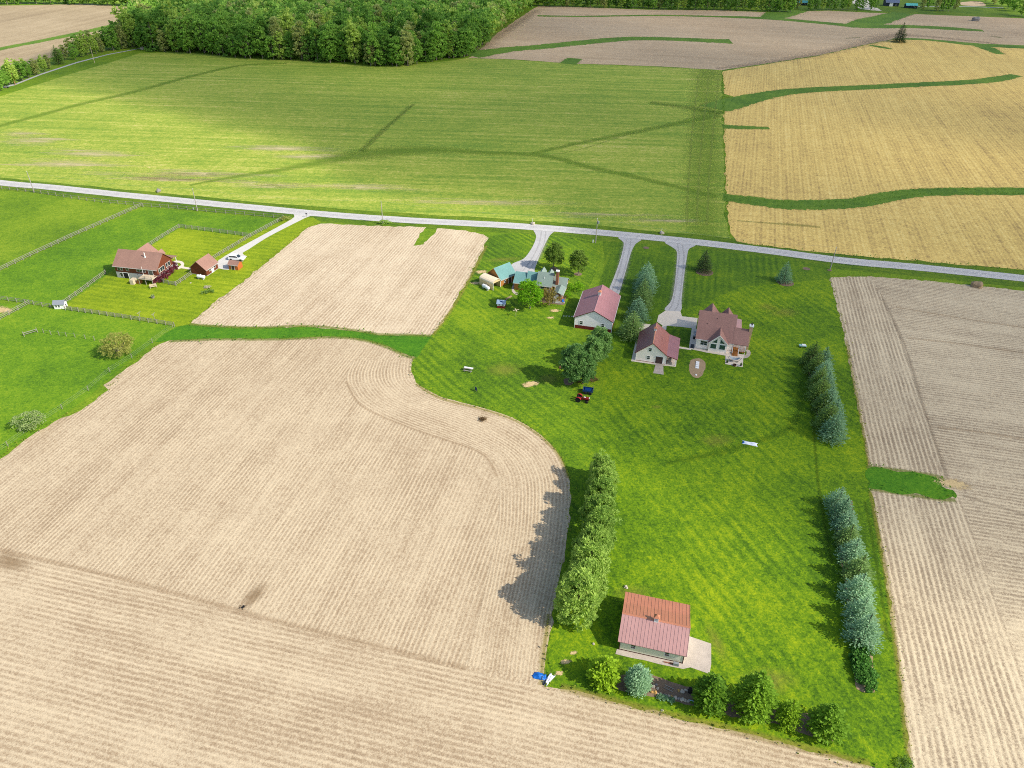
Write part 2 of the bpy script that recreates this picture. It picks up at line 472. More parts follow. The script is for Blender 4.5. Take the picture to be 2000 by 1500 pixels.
M_st_s = stubble('stubble_rows_along_south', ang((0, 1290), (600, 1440)), STRAW, SOIL, .85)
M_st_mid = stubble('stubble_rows_middle', ang((369, 628), (600, 445)), S(220, 199, 165, .80), S(188, 162, 128, .75), .9)
M_st_e = stubble('stubble_rows_east_margin', ang((1622, 543), (1700, 905)), STRAW2, SOIL2, .95, 1.3)
M_st_e2 = stubble('stubble_rows_east_inner', ang((1850, 870), (2000, 892)), STRAW2, SOIL2, .95)
M_road = gravel('chip_sealed_road', S(208, 203, 196, .80), .10)
M_drive = gravel('gravel_drive', S(196, 192, 186, .78), .18)
M_drive_w = gravel('white_limestone', S(226, 220, 208, .72), .10)
M_conc = gravel('poured_concrete', S(222, 208, 188, .88), .09)
M_paver = gravel('pale_pavers', S(198, 184, 168, .78), .22)
M_mulch = gravel('bark_mulch', S(138, 116, 94, .72), .30)
M_mulch_t = gravel('dry_mulch', S(172, 146, 112, .76), .26)
M_lush = soft_patch('lush_grass', S(104, 138, 34, .88), S(126, 154, 42, .92), .0, 1.1, 1.0, .10, True, .6, grain=HAYA)
M_lush_l = soft_patch('lush_grass_faint', S(60, 100, 10, .80), S(84, 122, 14, .82), .0, 1.1, .8, .12, True, .34)
M_grass_strip = lawn('waterway_grass', S(72, 108, 26, .86), S(98, 132, 34, .88), S(128, 152, 46, .90), 1.2, 3, .06)
M_green_band = lawn('tall_lush_grass', S(52, 104, 8, .78), S(74, 128, 12, .80), S(104, 148, 22, .84), 1.2, 3, .05)
M_bare = soft_patch('bare_soil', S(196, 168, 116, .8), S(222, 194, 140, .84), .25, .60, 2.6, 1.1, False)
M_bare_thin = soft_patch('thin_dry_turf', S(150, 146, 50, .8), S(178, 168, 80, .84), .0, 1.2, 1.0, .5, False, .38)
M_dry = soft_patch('dry_stand', S(198, 180, 130, .92), S(218, 200, 154, .96), .25, 1.3, 3.2, .18, False, .8, grain=HAYA)
M_fringe = soft_patch('ragged_crop_fringe', S(110, 130, 46, .85), S(150, 150, 66, .88), .0, .8, 1.5, 1.2, True, .55)
M_should = soft_patch('gravel_shoulder', S(176, 168, 142, .8), S(200, 194, 176, .84), .0, 1.0, 1.2, .8, True, .6)
M_tyre_l = soft_patch('tyre_worn_track', S(222, 218, 210, .86), S(232, 228, 220, .9), .0, 1.0, 1.0, .5, True, .35)
M_tyre_d = soft_patch('packed_grey_track', S(166, 162, 156, .76), S(182, 178, 172, .8), .0, 1.0, 1.1, .5, True, .25)
M_dark = soft_patch('trampled_residue', S(150, 122, 86, .74), S(172, 142, 104, .76), .1, 1.0, 1.2, .5, False, .55)
M_damp = soft_patch('damp_soil', S(128, 106, 84, .74), S(152, 130, 106, .76), .0, 1.2, 1.2, .15, True, .30)
M_track = soft_patch('wheel_track', S(140, 158, 60, .84), S(160, 172, 78, .86), .1, .9, .8, .4, True, .35)
M_track_d = soft_patch('wheel_track_dark', S(66, 100, 10, .76), S(84, 112, 14, .78), .1, 1.0, .9, .3, True, .35)
M_edge = soft_patch('dry_field_margin', S(150, 142, 50, .82), S(182, 166, 84, .84), .0, 1.0, 1.4, 1.0, True, .45)
M_trk_s = soft_patch('wheel_pass_on_stubble', S(172, 142, 104, .76), S(190, 158, 120, .78), .0, 1.2, 1.2, .6, True, .30)

# ------------------------------------------------------------------ ground, fields, lawns
def world_sheet(name, x0, x1, y0, y1, z, mat):
    o = link(name, new_mesh(name, [(x0, y0, z), (x1, y0, z), (x1, y1, z), (x0, y1, z)], [(0, 1, 2, 3)], mat)); o['kind'] = 'structure'; return o
world_sheet('ground', -6000, 6000, -3000, 9000, 0.0, M_pasture)

ROADC = [(-260, 322), (-120, 341), (0, 357), (100, 366), (200, 376.5), (350, 391.5), (500, 406), (650, 420), (800, 430.5), (1000, 441), (1180, 455), (1350, 472), (1500, 490), (1650, 509.5), (1800, 523), (2000, 544), (2150, 562), (2350, 588)]
strip('roadside_verge', ROADC, 13.5, .012, M_verge, kind='structure', amp=.25)
sheet('hay_meadow', [(-420, 330), (-420, 215), (0, 188), (120, 150), (275, 104), (360, 102), (480, 114), (600, 119), (740, 131), (850, 122), (915, 114), (1000, 117), (1120, 125), (1270, 130), (1409, 137), (1411, 200), (1413, 300), (1417, 420), (1424, 466), (1350, 458), (1180, 442), (1000, 428), (800, 417), (650, 407), (500, 394), (350, 380), (200, 366), (0, 347)], .016, M_hay, 6, .3, seed=2)
strip('meadow_margin', [(1384, 136), (1380, 220), (1376, 320), (1372, 400), (1374, 462)], [26, 24, 21, 19, 17], .028, M_margin)
sheet('golden_field', [(1411, 139), (1500, 125), (1600, 109), (1690, 88), (1745, 77.5), (1800, 78), (1900, 88), (1935, 92), (2000, 95), (2300, 108), (2400, 520), (2200, 549), (2000, 527), (1800, 511), (1600, 493), (1480, 478), (1440, 472), (1424, 455), (1418, 380), (1414, 250), (1413, 222), (1425, 213), (1462, 199), (1415, 183)], .034, M_wheat, 3, .35, seed=5)
sheet('ploughed_field', [(915, 113), (935, 100), (975, 62), (1010, 38), (1050, 12), (1110, 13), (1260, 19), (1400, 20), (1500, 24), (1620, 21), (1700, 25), (1770, 27), (1900, 32), (2000, 36), (2350, 50), (2350, 106), (2000, 93), (1935, 91), (1900, 86), (1800, 76), (1745, 76), (1690, 87), (1600, 107.5), (1500, 123.5), (1411, 136.5), (1270, 129), (1120, 124), (1000, 116)], .030, M_plough, 6, .4, seed=6)
sheet('ploughed_field_west', [(-500, 200), (0, 136), (60, 125), (170, 90), (215, 60), (260, 45), (300, 17), (170, 8), (0, 11), (-500, 40)], .030, M_plough2, 6, .3, seed=7)

# grassed waterways and lush swales
def px_strip(name, pts, w, z, mat, **k):
    if name == 'grass_waterway':
        wl = list(w) if hasattr(w, '__len__') else [w]*len(pts)
        strip('crop_fringe', pts, [x*1.25+1.6 for x in wl], z-.006, M_fringe)
        k['amp'] = max(k.get('amp', 0), .35); k['smooth'] = 16
    return strip(name, pts, w, z, mat, **k)
px_strip('grass_waterway', [(1395, 212), (1425, 203), (1462, 193), (1520, 182), (1580, 176), (1700, 170), (1800, 165), (1900, 160), (1950, 154), (1986, 147)], [16, 18, 15, 12, 11, 10, 10, 10, 10, 7], .052, M_grass_strip, amp=.4)
px_strip('grass_waterway', [(1412, 247), (1450, 249), (1502, 250)], [7, 6, 4], .052, M_grass_strip, amp=.4)
px_strip('grass_waterway', [(1412, 385), (1460, 391), (1530, 399), (1600, 400), (1680, 395), (1740, 383), (1800, 376), (1880, 374), (2000, 374), (2250, 378)], [7, 9, 9.5, 9.5, 9, 8.5, 8, 8, 8, 8], .052, M_grass_strip, amp=.3)
px_strip('weed_streak', [(1440, 431), (1500, 436), (1560, 440), (1602, 444)], [1.5, 2.5, 4, 2.5], .052, M_lush_l)
px_strip('grass_waterway', [(1698, 88), (1720, 92), (1742, 96)], [3, 7, 3], .054, M_grass_strip, amp=.4)
px_strip('grass_waterway', [(1900, 86), (1925, 93), (1955, 106)], [6, 12, 6], .054, M_grass_strip, amp=.4)
px_strip('field_grass_edge', [(1745, 76.3), (1800, 76.8), (1900, 86.5), (1960, 90), (2100, 95), (2350, 106)], [4, 8, 14, 14, 12, 12], .050, M_grass_strip, amp=.5)
px_strip('grass_waterway', [(915, 108), (990, 97), (1060, 91), (1140, 83), (1220, 76), (1300, 76), (1400, 80), (1428, 81)], [22, 16, 15, 15, 15, 14, 16, 20], .050, M_grass_strip, amp=.6)
px_strip('grass_waterway', [(1050, 31), (1150, 32), (1270, 30), (1380, 32), (1500, 36), (1620, 46), (1680, 51), (1780, 52), (1860, 56), (1920, 60)], [7, 7, 7, 8, 14, 14, 20, 16, 16, 10], .050, M_grass_strip, amp=.6)
px_strip('grass_waterway', [(1500, 37), (1520, 29), (1545, 19)], [16, 26, 30], .052, M_grass_strip, amp=.6)
px_strip('grass_waterway', [(1672, 50), (1700, 43), (1740, 32), (1765, 26)], [18, 28, 22, 20], .052, M_grass_strip, amp=.6)
px_strip('grass_waterway', [(1108, 125), (1116, 119), (1122, 114)], [11, 11, 10], .052, M_grass_strip, amp=.3)
px_strip('weed_streak', [(1650, 75), (1680, 73)], [5, 5], .052, M_lush_l, smooth=0)
px_strip('weed_streak', [(1935, 70), (1955, 74)], [8, 8], .052, M_lush_l, smooth=0)
px_strip('grass_waterway', [(-300, 165), (0, 96), (60, 84), (130, 70), (190, 57), (250, 43), (290, 32)], [9, 8, 8, 9, 9, 9, 9], .050, M_grass_strip, amp=.4)
px_strip('damp_headland', [(928, 104), (965, 76), (1000, 52), (1050, 20)], [22, 20, 18, 14], .048, M_damp)
px_strip('damp_headland', [(1400, 134), (1500, 122), (1600, 106), (1690, 85), (1735, 72), (1765, 68), (1860, 76), (1950, 86)], [8, 16, 22, 26, 30, 22, 12, 8], .046, M_damp)
px_strip('lush_swale', [(-40, 256), (60, 230), (160, 203), (260, 180), (370, 150), (470, 128), (560, 124)], [6, 7, 8, 8, 8, 7, 6], .046, M_lush)
px_strip('lush_swale', [(370, 362), (450, 347), (560, 330), (650, 312), (740, 298), (850, 293), (950, 298), (1060, 304), (1150, 326), (1260, 350), (1400, 384)], [3, 5, 9, 16, 22, 14, 9, 8, 8, 7, 6], .048, M_lush)
px_strip('lush_swale', [(1040, 300), (1120, 282), (1200, 266), (1300, 246), (1400, 225)], [5, 6, 7, 8, 12], .050, M_lush)
px_strip('lush_swale', [(1270, 200), (1340, 210), (1410, 222)], [10, 14, 16], .050, M_lush_l)
px_strip('lush_swale', [(705, 296), (740, 262), (775, 232), (808, 203)], [5, 5, 4, 3], .051, M_lush_l)
for dx in (-3, 4): px_strip('wheel_track', [(712+dx, 290), (745+dx, 258), (775+dx, 230), (803+dx, 205)], 1.0, .056, M_track)
px_strip('wheel_track', [(1060, 306), (1140, 290), (1230, 262), (1310, 243)], [1.2, 1.6, 2.4, 1.2], .056, M_track)
for t, k in ((1365, 0), (1385, 4), (1345, -4)): px_strip('wheel_track', [(t+20, 145), (t+8, 250), (t, 350), (t-4, 440)], 1.6, .056, M_track)
for p, rx, ry in (((70, 275), 24, 12), ((40, 262), 18, 7), ((165, 300), 34, 9), ((320, 345), 46, 7), ((130, 320), 40, 8), ((610, 305), 26, 6), ((700, 365), 40, 6), ((950, 395), 45, 5), ((330, 352), 24, 5), ((540, 362), 30, 6), ((1180, 420), 32, 4), ((400, 340), 40, 8), ((1300, 430), 22, 4), ((560, 290), 40, 7)):
    blob('dry_stand_patch', p, rx, ry, .044, M_dry, ang((650, 380), (1300, 400)))

# west side: yards and pasture
sheet('pasture', [(-200, 640), (0, 592), (120, 602), (345, 640), (300, 668), (200, 752), (120, 812), (0, 892), (-260, 1050)], .010, M_pasture2, 4, .3, seed=8)
sheet('pasture', [(0, 530), (140, 466), (278, 405), (420, 418), (545, 428), (490, 462), (350, 445), (285, 487), (230, 520), (205, 540), (122, 598), (0, 586), (-200, 560)], .010, M_pasture2, 0, 0, seed=9)
sheet('mown_lawn', [(122, 600), (205, 540), (230, 520), (285, 487), (350, 446), (490, 463), (520, 447), (556, 429), (578, 425), (612, 425), (626, 435), (600, 446), (560, 481), (480, 546), (400, 606), (370, 632), (345, 638), (240, 618)], .020, M_lawn_b, 3, .1, seed=10)

# stubble fields
sheet('stubble_field', [(370, 632), (400, 606), (480, 546), (560, 481), (600, 446), (625, 437), (700, 440), (830, 444), (822, 456), (808, 480), (826, 478), (846, 458), (852, 446), (900, 449), (945, 458), (953, 464), (945, 484), (915, 545), (880, 605), (855, 642), (840, 656), (790, 655), (740, 654), (690, 646), (600, 638), (500, 640), (420, 637)], .030, M_st_mid, 1.6, .22, seed=11)
sheet('waterway_band', [(300, 668), (345, 638), (370, 633), (420, 637), (500, 640), (600, 637), (690, 645), (740, 653), (790, 654), (842, 656), (812, 700), (790, 694), (750, 676), (700, 663), (640, 659), (540, 663), (420, 663), (330, 667)], .024, M_green_band, 2, .25, seed=12)
sheet('stubble_field', [(310, 673), (330, 666), (420, 662), (540, 662), (640, 658), (700, 662), (750, 675), (790, 692), (812, 697), (804, 712), (803, 725), (812, 748), (860, 776), (940, 797), (1000, 817), (1050, 846), (1090, 886), (1110, 930), (1114, 965), (1108, 1050), (1094, 1125), (1078, 1200), (1066, 1290), (1062, 1342), (1100, 1346), (1180, 1366), (1300, 1397), (1450, 1432), (1600, 1472), (1720, 1502), (1900, 1560), (1600, 1900), (-900, 1900), (-700, 1300), (0, 897), (60, 852), (118, 816), (140, 812), (162, 800), (214, 760), (205, 752), (240, 725)], .030, M_st_main, 1.5, .2, seed=13)
sheet('stubble_headland', [(-700, 960), (0, 1078), (200, 1124), (400, 1178), (600, 1232), (760, 1270), (910, 1308), (1043, 1340), (1066, 1345), (1100, 1347), (1180, 1367), (1300, 1398), (1450, 1433), (1600, 1473), (1720, 1503), (1890, 1560), (1600, 1880), (-850, 1880), (-760, 1300)], .038, M_st_s, 1.5, .2, seed=14)

def ruled(name, outer, inner, z, mat, n=90):
    """field passes that follow a bent border; UV in metres"""
    def resample(px):
        P = smooth_poly([at(*p) for p in px], False, 8); L = [0]
        for a, b in zip(P, P[1:]): L.append(L[-1]+(b-a).length)
        out = []
        for i in range(n+1):
            t = L[-1]*i/n; k = max(j for j in range(len(L)) if L[j] <= t+1e-6); k = min(k, len(P)-2)
            out.append(P[k].lerp(P[k+1], (t-L[k])/max(L[k+1]-L[k], 1e-6)))
        return out, L[-1]
    A, la = resample(outer); B, lb = resample(inner); vs = []; uv = []
    W = sum((a-b).length for a, b in zip(A, B))/(n+1); W = round(W)
    r = random.Random(5)
    for i, (a, b) in enumerate(zip(A, B)):
        vs += [(a.x, a.y, z), (b.x, b.y, z)]; uv += [(la*i/n, 0), (la*i/n, W)]
    me = new_mesh(name, vs, [(2*i, 2*i+2, 2*i+3, 2*i+1) for i in range(n)], mat)
    bm = bmesh.new(); bm.from_mesh(me)
    for f in bm.faces:
        if f.normal.z < 0: f.normal_flip()
    bm.to_mesh(me); bm.free()
    ul = me.uv_layers.new(name='UVMap')
    for l in me.loops: ul.data[l.index].uv = uv[l.vertex_index]
    o = link(name, me); o['kind'] = 'structure'; return o
ruled('stubble_headland', [(806, 702), (804, 712), (803.5, 725), (812, 747), (860, 775), (940, 796), (1000, 816), (1050, 845), (1089, 885), (1109, 930), (1113, 965), (1107, 1050), (1093, 1125), (1077, 1200), (1065, 1290), (1061, 1335)],
      [(690, 705), (676, 735), (682, 762), (700, 785), (745, 812), (800, 835), (860, 855), (915, 874), (945, 890), (962, 910), (972, 935), (975, 970), (970, 1040), (952, 1130), (930, 1220), (912, 1300)], .036, M_st_uv)
for a, w in (([(676, 745), (700, 787), (745, 813), (830, 846), (915, 874), (950, 894), (970, 930)], 1.2), ([(0, 1074), (200, 1121), (400, 1175), (600, 1229), (760, 1268), (910, 1306)], 1.6)):
    px_strip('stubble_wheel_pass', a, w, .044, M_trk_s)
blob('trampled_patch', (20, 1098), 6, 2.6, .046, M_dark, YAW); blob('trampled_patch', (495, 1165), 4.5, 2.0, .046, M_dark, 1.1)


# east stubble
sheet('stubble_field_east', [(1622, 542), (1700, 540), (1820, 549), (2000, 568), (2350, 605), (2700, 1000), (2700, 1700), (1830, 1700), (1778, 1484), (1755, 1300), (1735, 1150), (1716, 1030), (1701, 955), (1699, 912), (1678, 800), (1650, 660)], .030, M_st_e2, 1.5, .2, seed=15)
sheet('stubble_margin_east', [(1621.5, 542.5), (1690, 540), (1722, 575), (1765, 668), (1805, 800), (1848, 937), (1885, 1000), (1935, 1140), (1985, 1290), (2060, 1500), (2100, 1700), (1830, 1700), (1778.5, 1484), (1755.5, 1300), (1735.5, 1150), (1716.5, 1030), (1701.5, 955), (1699.5, 912), (1678.5, 800), (1650.5, 660)], .036, M_st_e, 1.5, .18, seed=16)
sheet('waterway_band', [(1690, 912), (1730, 916), (1780, 923), (1830, 931), (1842, 938), (1838, 950), (1860, 958), (1871, 970), (1862, 977), (1820, 972), (1760, 963), (1698, 953)], .044, M_green_band, 1.5, .3, smooth=2, seed=17)
px_strip('damp_headland', [(1725, 585), (1765, 672), (1805, 800), (1850, 935)], 1.6, .042, M_damp)
px_strip('damp_headland', [(1880, 968), (1920, 980), (2000, 1005)], [1.2, 1.6, 1.0], .046, M_damp)
for q in ([(1770, 660), (1880, 672), (2000, 690)], [(1750, 600), (1880, 622), (2000, 640)], [(1830, 835), (1920, 845), (2000, 858)]): px_strip('stubble_wheel_pass', q, 1.4, .044, M_trk_s)
blob('bare_soil_patch', (1862, 945), 4.5, 2.0, .048, M_bare, YAW)

px_strip('crop_fringe', [(1692, 913), (1730, 916), (1780, 923), (1830, 931), (1846, 940)], 1.8, .043, M_fringe)
px_strip('crop_fringe', [(1698, 954), (1760, 964), (1820, 973), (1866, 977)], 1.8, .043, M_fringe)
px_strip('crop_fringe', [(330, 667), (420, 663), (540, 663), (640, 659), (700, 663), (750, 676), (790, 694), (812, 700)], 1.8, .037, M_fringe)
px_strip('crop_fringe', [(370, 633), (420, 637), (500, 640), (600, 637), (690, 645), (740, 653), (790, 654), (842, 656)], 1.8, .037, M_fringe)
# lawns of the home place
sheet('mown_lawn', [(953, 464), (1000, 454), (1130, 466), (1180, 478), (1170, 520), (1120, 640), (1115, 660), (1190, 660), (1215, 640), (1225, 700), (1180, 800), (1170, 900), (1130, 1010), (1085, 1190), (1064, 1290), (1062, 1342), (1100, 1346), (1108, 1050), (1114, 965), (1110, 930), (1090, 886), (1050, 846), (1000, 817), (940, 797), (860, 776), (812, 748), (803, 725), (804, 712), (812, 697), (842, 656), (855, 642), (880, 605), (915, 545), (945, 484)], .020, M_lawn_w, 2, .15, seed=18)
sheet('mown_lawn', [(1178, 470), (1320, 482), (1400, 490), (1500, 501), (1622, 520), (1622, 543), (1600, 640), (1340, 640), (1240, 690), (1210, 700), (1180, 700), (1185, 600), (1170, 560), (1180, 520)], .021, M_lawn_n, 2, .15, seed=19)
sheet('mown_lawn', [(1185, 655), (1240, 640), (1350, 600), (1450, 560), (1621, 545), (1650, 660), (1678, 800), (1699, 912), (1701, 955), (1716, 1030), (1735, 1150), (1755, 1300), (1778, 1486), (1720, 1502), (1600, 1473), (1450, 1433), (1300, 1398), (1180, 1367), (1090, 1345), (1062, 1340), (1066, 1290), (1078, 1210), (1095, 1180), (1130, 1010), (1165, 900), (1175, 800)], .024, M_lawn_e, 1.5, .14, seed=20)
sheet('mown_lawn', [(1300, 645), (1352, 644), (1353, 672), (1298, 672)], .026, M_lawn_n, 0, 0, seed=21)
for q, w in (([(1095, 1342), (1180, 1364), (1300, 1394), (1450, 1429), (1600, 1468), (1700, 1494)], 1.8), ([(1072, 1200), (1060, 1290), (1058, 1338)], 1.4), ([(1700, 960), (1715, 1040), (1735, 1155), (1754, 1300), (1775, 1480)], 1.3), ([(1652, 665), (1678, 800), (1697, 910)], 1.0), ([(812, 750), (860, 778), (940, 799), (1000, 819), (1050, 848), (1090, 888), (1110, 934)], 1.2), ([(845, 655), (885, 600), (920, 540), (950, 480)], 1.6)):
    px_strip('dry_field_edge', q, w, .050, M_edge)
px_strip('lush_swale', [(1300, 905), (1400, 885), (1480, 862), (1535, 840), (1560, 805), (1568, 740)], [2, 3.4, 3, 2.6, 3, 3.5], .040, M_lush_l)
for q in ([(1575, 690), (1590, 850), (1600, 960), (1625, 1100)], [(1690, 980), (1712, 1100), (1735, 1250)]): px_strip('mower_track', q, 1.1, .042, M_track_d)
blob('bare_soil_patch', (1037, 750), 2.6, 1.5, .046, M_bare, .25); blob('bare_soil_patch', (1030, 754), 1.5, .8, .047, M_bare, 0)
for p, rx, ry in (((1084, 607), 1.9, 1.2), ((1075, 621), 1.4, .9), ((940, 531), 2.4, 1.6), ((930, 553), 2.2, 1.2), ((1106, 1292), 1.3, .6), ((1092, 1315), .9, .5), ((1120, 1275), .8, .4)):
    blob('bare_soil_patch', p, rx, ry, .046, M_bare, .2)
for p, rx, ry in (((985, 507), 9, 2.2), ((1235, 1160), 4, 2.4), ((1400, 1255), 1.5, 5), ((985, 722), 6, 4), ((1075, 740), 4, 3), ((1500, 1330), 6, 3), ((1530, 610), 6, 4), ((1500, 600), 4, 3), ((1690, 1180), 1.4, 8), ((1400, 860), 5, 3), ((1282, 795), 2, 1)):
    blob('thin_turf_patch', p, rx, ry, .043, M_bare_thin, .2)

# road, drives, paving
strip('road', ROADC, 4.9, .060, M_road, amp=.05)
def along(px, off):
    P = smooth_poly([at(*p) for p in px], False, 4); out = []
    for i, p in enumerate(P):
        d = (P[min(i+1, len(P)-1)]-P[max(i-1, 0)]).normalized(); out.append((p.x-d.y*off, p.y+d.x*off, 0))
    return out
strip('road_shoulder', ROADC, 6.6, .054, M_should)
for off in (-1.35, -.45, .45, 1.35): strip('tyre_track', None, .75, .066, M_tyre_l if abs(off) > 1 else M_tyre_d, world_pts=along(ROADC, off), smooth=2)
for line in ([(1228, 466), (1224, 490), (1214, 530), (1200, 570)], [(1327, 476), (1331, 500), (1327, 545), (1320, 590), (1312, 606)], [(1062, 450), (1058, 475), (1044, 505), (1026, 530)]):
    for off in (-.75, .75): strip('tyre_track', None, .7, .056, M_tyre_d, world_pts=along(line, off), smooth=2)
    strip('drive_edge', None, 4.6, .047, M_should, world_pts=along(line, 0), smooth=2)
def paving(name, px, z, mat, smooth=0, step=0, thick=0.0, amp=.04): return sheet(name, px, z, mat, step, amp, smooth, seed=len(px), thick=thick)
paving('driveway', [(1043, 446), (1082, 449), (1074, 460), (1064, 478), (1052, 505), (1044, 528), (1046, 536), (1020, 536), (1004, 531), (998, 520), (1003, 514), (1022, 506), (1034, 492), (1044, 474), (1047, 460)], .050, M_drive, 3)
paving('driveway', [(1208, 463), (1252, 467), (1242, 476), (1233, 492), (1222, 530), (1210, 572), (1205, 580), (1190, 568), (1198, 545), (1209, 515), (1216, 490), (1218, 474)], .050, M_drive, 3)
paving('driveway', [(1298, 472), (1357, 478), (1346, 486), (1342, 500), (1336, 540), (1331, 585), (1329, 608), (1298, 606), (1308, 592), (1314, 578), (1319, 545), (1322, 505), (1320, 488)], .050, M_drive, 3)
paving('driveway', [(1299.5, 607), (1329, 608.5), (1332, 618), (1362.6, 621.6), (1359, 644), (1348, 641), (1329, 638.5), (1294, 636), (1283, 628.5), (1286, 616)], .056, M_conc)
paving('driveway', [(575, 417), (608, 420), (596, 426), (560, 444), (520, 465), (486, 487), (474, 494), (478, 499), (482.5, 501.5), (470, 508), (450, 521), (447, 527), (426, 524), (420, 515), (440, 500), (468, 484), (510, 461), (556, 436), (575, 424)], .050, M_drive_w, 2)
paving('house_walk', [(1010, 548), (1005, 552), (1000, 560), (1000, 569), (1006, 575), (1016, 577), (1016, 573), (1008, 571), (1004, 566), (1004, 560), (1009, 553)], .050, M_paver, 2)
paving('house_walk', [(998, 577), (1001, 579), (989, 586), (986, 584)], .052, M_mulch_t)
paving('house_walk', [(335, 512), (345, 509), (356, 511), (360, 516), (359, 521), (371, 523), (371, 527), (354, 524), (347, 527), (349, 521), (354, 518), (351, 514), (343, 512.5), (337, 515)], .052, M_conc, 2)

# ------------------------------------------------------------------ trees
M_bark = plain('bark', S(98, 82, 66, .7), .95, .3, 3.0, .5)
M_bark_g = plain('grey_bark', S(138, 128, 114, .7), .95, .25, 3.0, .4)
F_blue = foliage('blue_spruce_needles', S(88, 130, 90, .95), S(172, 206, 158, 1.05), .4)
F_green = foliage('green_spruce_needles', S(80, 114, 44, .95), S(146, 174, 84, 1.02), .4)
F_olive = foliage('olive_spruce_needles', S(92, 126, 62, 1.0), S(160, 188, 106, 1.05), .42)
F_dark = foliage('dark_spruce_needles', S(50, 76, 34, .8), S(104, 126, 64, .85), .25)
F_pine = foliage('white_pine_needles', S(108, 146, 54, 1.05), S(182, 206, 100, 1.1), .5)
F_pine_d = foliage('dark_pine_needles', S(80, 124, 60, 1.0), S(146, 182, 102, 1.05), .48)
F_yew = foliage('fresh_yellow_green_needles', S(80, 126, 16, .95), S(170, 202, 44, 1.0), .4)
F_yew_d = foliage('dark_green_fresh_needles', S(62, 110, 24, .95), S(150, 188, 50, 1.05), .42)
F_maple = foliage('maple_leaves', S(74, 108, 34, .9), S(130, 156, 62, .95), .45)
F_bright = foliage('bright_green_leaves', S(84, 148, 12, .9), S(158, 206, 40, .95), .45)
F_bronze = foliage('bronze_leaves', S(124, 118, 46, .82), S(184, 164, 84, .88), .4)
F_willow = foliage('budding_willow_twigs', S(146, 152, 72, .92), S(190, 192, 100, .98), .45)
F_grey = foliage('grey_green_leaves', S(128, 150, 84, .9), S(176, 192, 126, .95), .4)
F_plum = foliage('plum_red_leaves', S(92, 36, 50, .8), S(148, 70, 80, .85), .35)
F_bed = foliage('broad_garden_leaves', S(52, 120, 34, .85), S(140, 188, 86, .92), .4)
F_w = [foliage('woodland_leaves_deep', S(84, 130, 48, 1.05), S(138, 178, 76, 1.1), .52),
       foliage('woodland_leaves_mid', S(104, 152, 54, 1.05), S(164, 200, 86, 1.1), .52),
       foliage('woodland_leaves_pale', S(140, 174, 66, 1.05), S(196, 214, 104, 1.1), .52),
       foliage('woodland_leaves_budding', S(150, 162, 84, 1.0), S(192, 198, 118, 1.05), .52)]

def leaf_mesh(name, C, D, N, W, Ln, tint, mat):
    """kite-shaped leaf tufts: centre, long direction, normal, width, length"""
    C, D, N = map(np.asarray, (C, D, N)); n = len(C)
    D = D/np.maximum(np.linalg.norm(D, axis=1, keepdims=True), 1e-6)
    R = np.cross(D, N); R = R/np.maximum(np.linalg.norm(R, axis=1, keepdims=True), 1e-6)
    W = np.asarray(W).reshape(-1, 1)*np.ones((n, 1)); Ln = np.asarray(Ln).reshape(-1, 1)*np.ones((n, 1))
    U = np.cross(R, D)
    v = np.empty((n, 4, 3))
    v[:, 0] = C - D*Ln*.5; v[:, 1] = C + R*W*.5 + D*Ln*.08 - U*W*.12; v[:, 2] = C + D*Ln*.5; v[:, 3] = C - R*W*.5 + D*Ln*.08 - U*W*.12
    me = bpy.data.meshes.new(name)
    me.vertices.add(4*n); me.vertices.foreach_set('co', v.reshape(-1))
    me.loops.add(4*n); me.loops.foreach_set('vertex_index', np.arange(4*n, dtype=np.int32))
    me.polygons.add(n); me.polygons.foreach_set('loop_start', np.arange(0, 4*n, 4, dtype=np.int32))
    me.update(calc_edges=True)
    a = me.attributes.new('tint', 'FLOAT', 'FACE'); a.data.foreach_set('value', np.asarray(tint, dtype=np.float32))
    me.materials.append(mat)
    return me

def trunk_mesh(name, h, r0, limbs, mat, seed, lean=0.0):
    r = random.Random(seed); mb = MB(); pts = [(0, 0, -.1)]; x = y = 0
    for i in range(1, 6):
        x += r.uniform(-1, 1)*.03*h*.3; y += r.uniform(-1, 1)*.03*h*.3; pts.append((x, y, h*i/5))
    mb.tube(pts, [r0*1.25, r0, r0*.8, r0*.6, r0*.4, r0*.12], 7)
    for k in range(limbs[0]):
        z = h*r.uniform(limbs[1], limbs[2]); a = r.uniform(0, 6.28); L = limbs[3]*r.uniform(.6, 1)*(1-.5*z/h)
        d = Vector((math.cos(a), math.sin(a), r.uniform(.35, .9)))
        mb.tube([(0, 0, z), tuple(Vector((0, 0, z))+d*L*.5), tuple(Vector((0, 0, z))+d*L+Vector((0, 0, L*.15)))], [r0*.45, r0*.3, r0*.08], 5)
    me = new_mesh(name, mb.v, mb.f, mat, True); return me

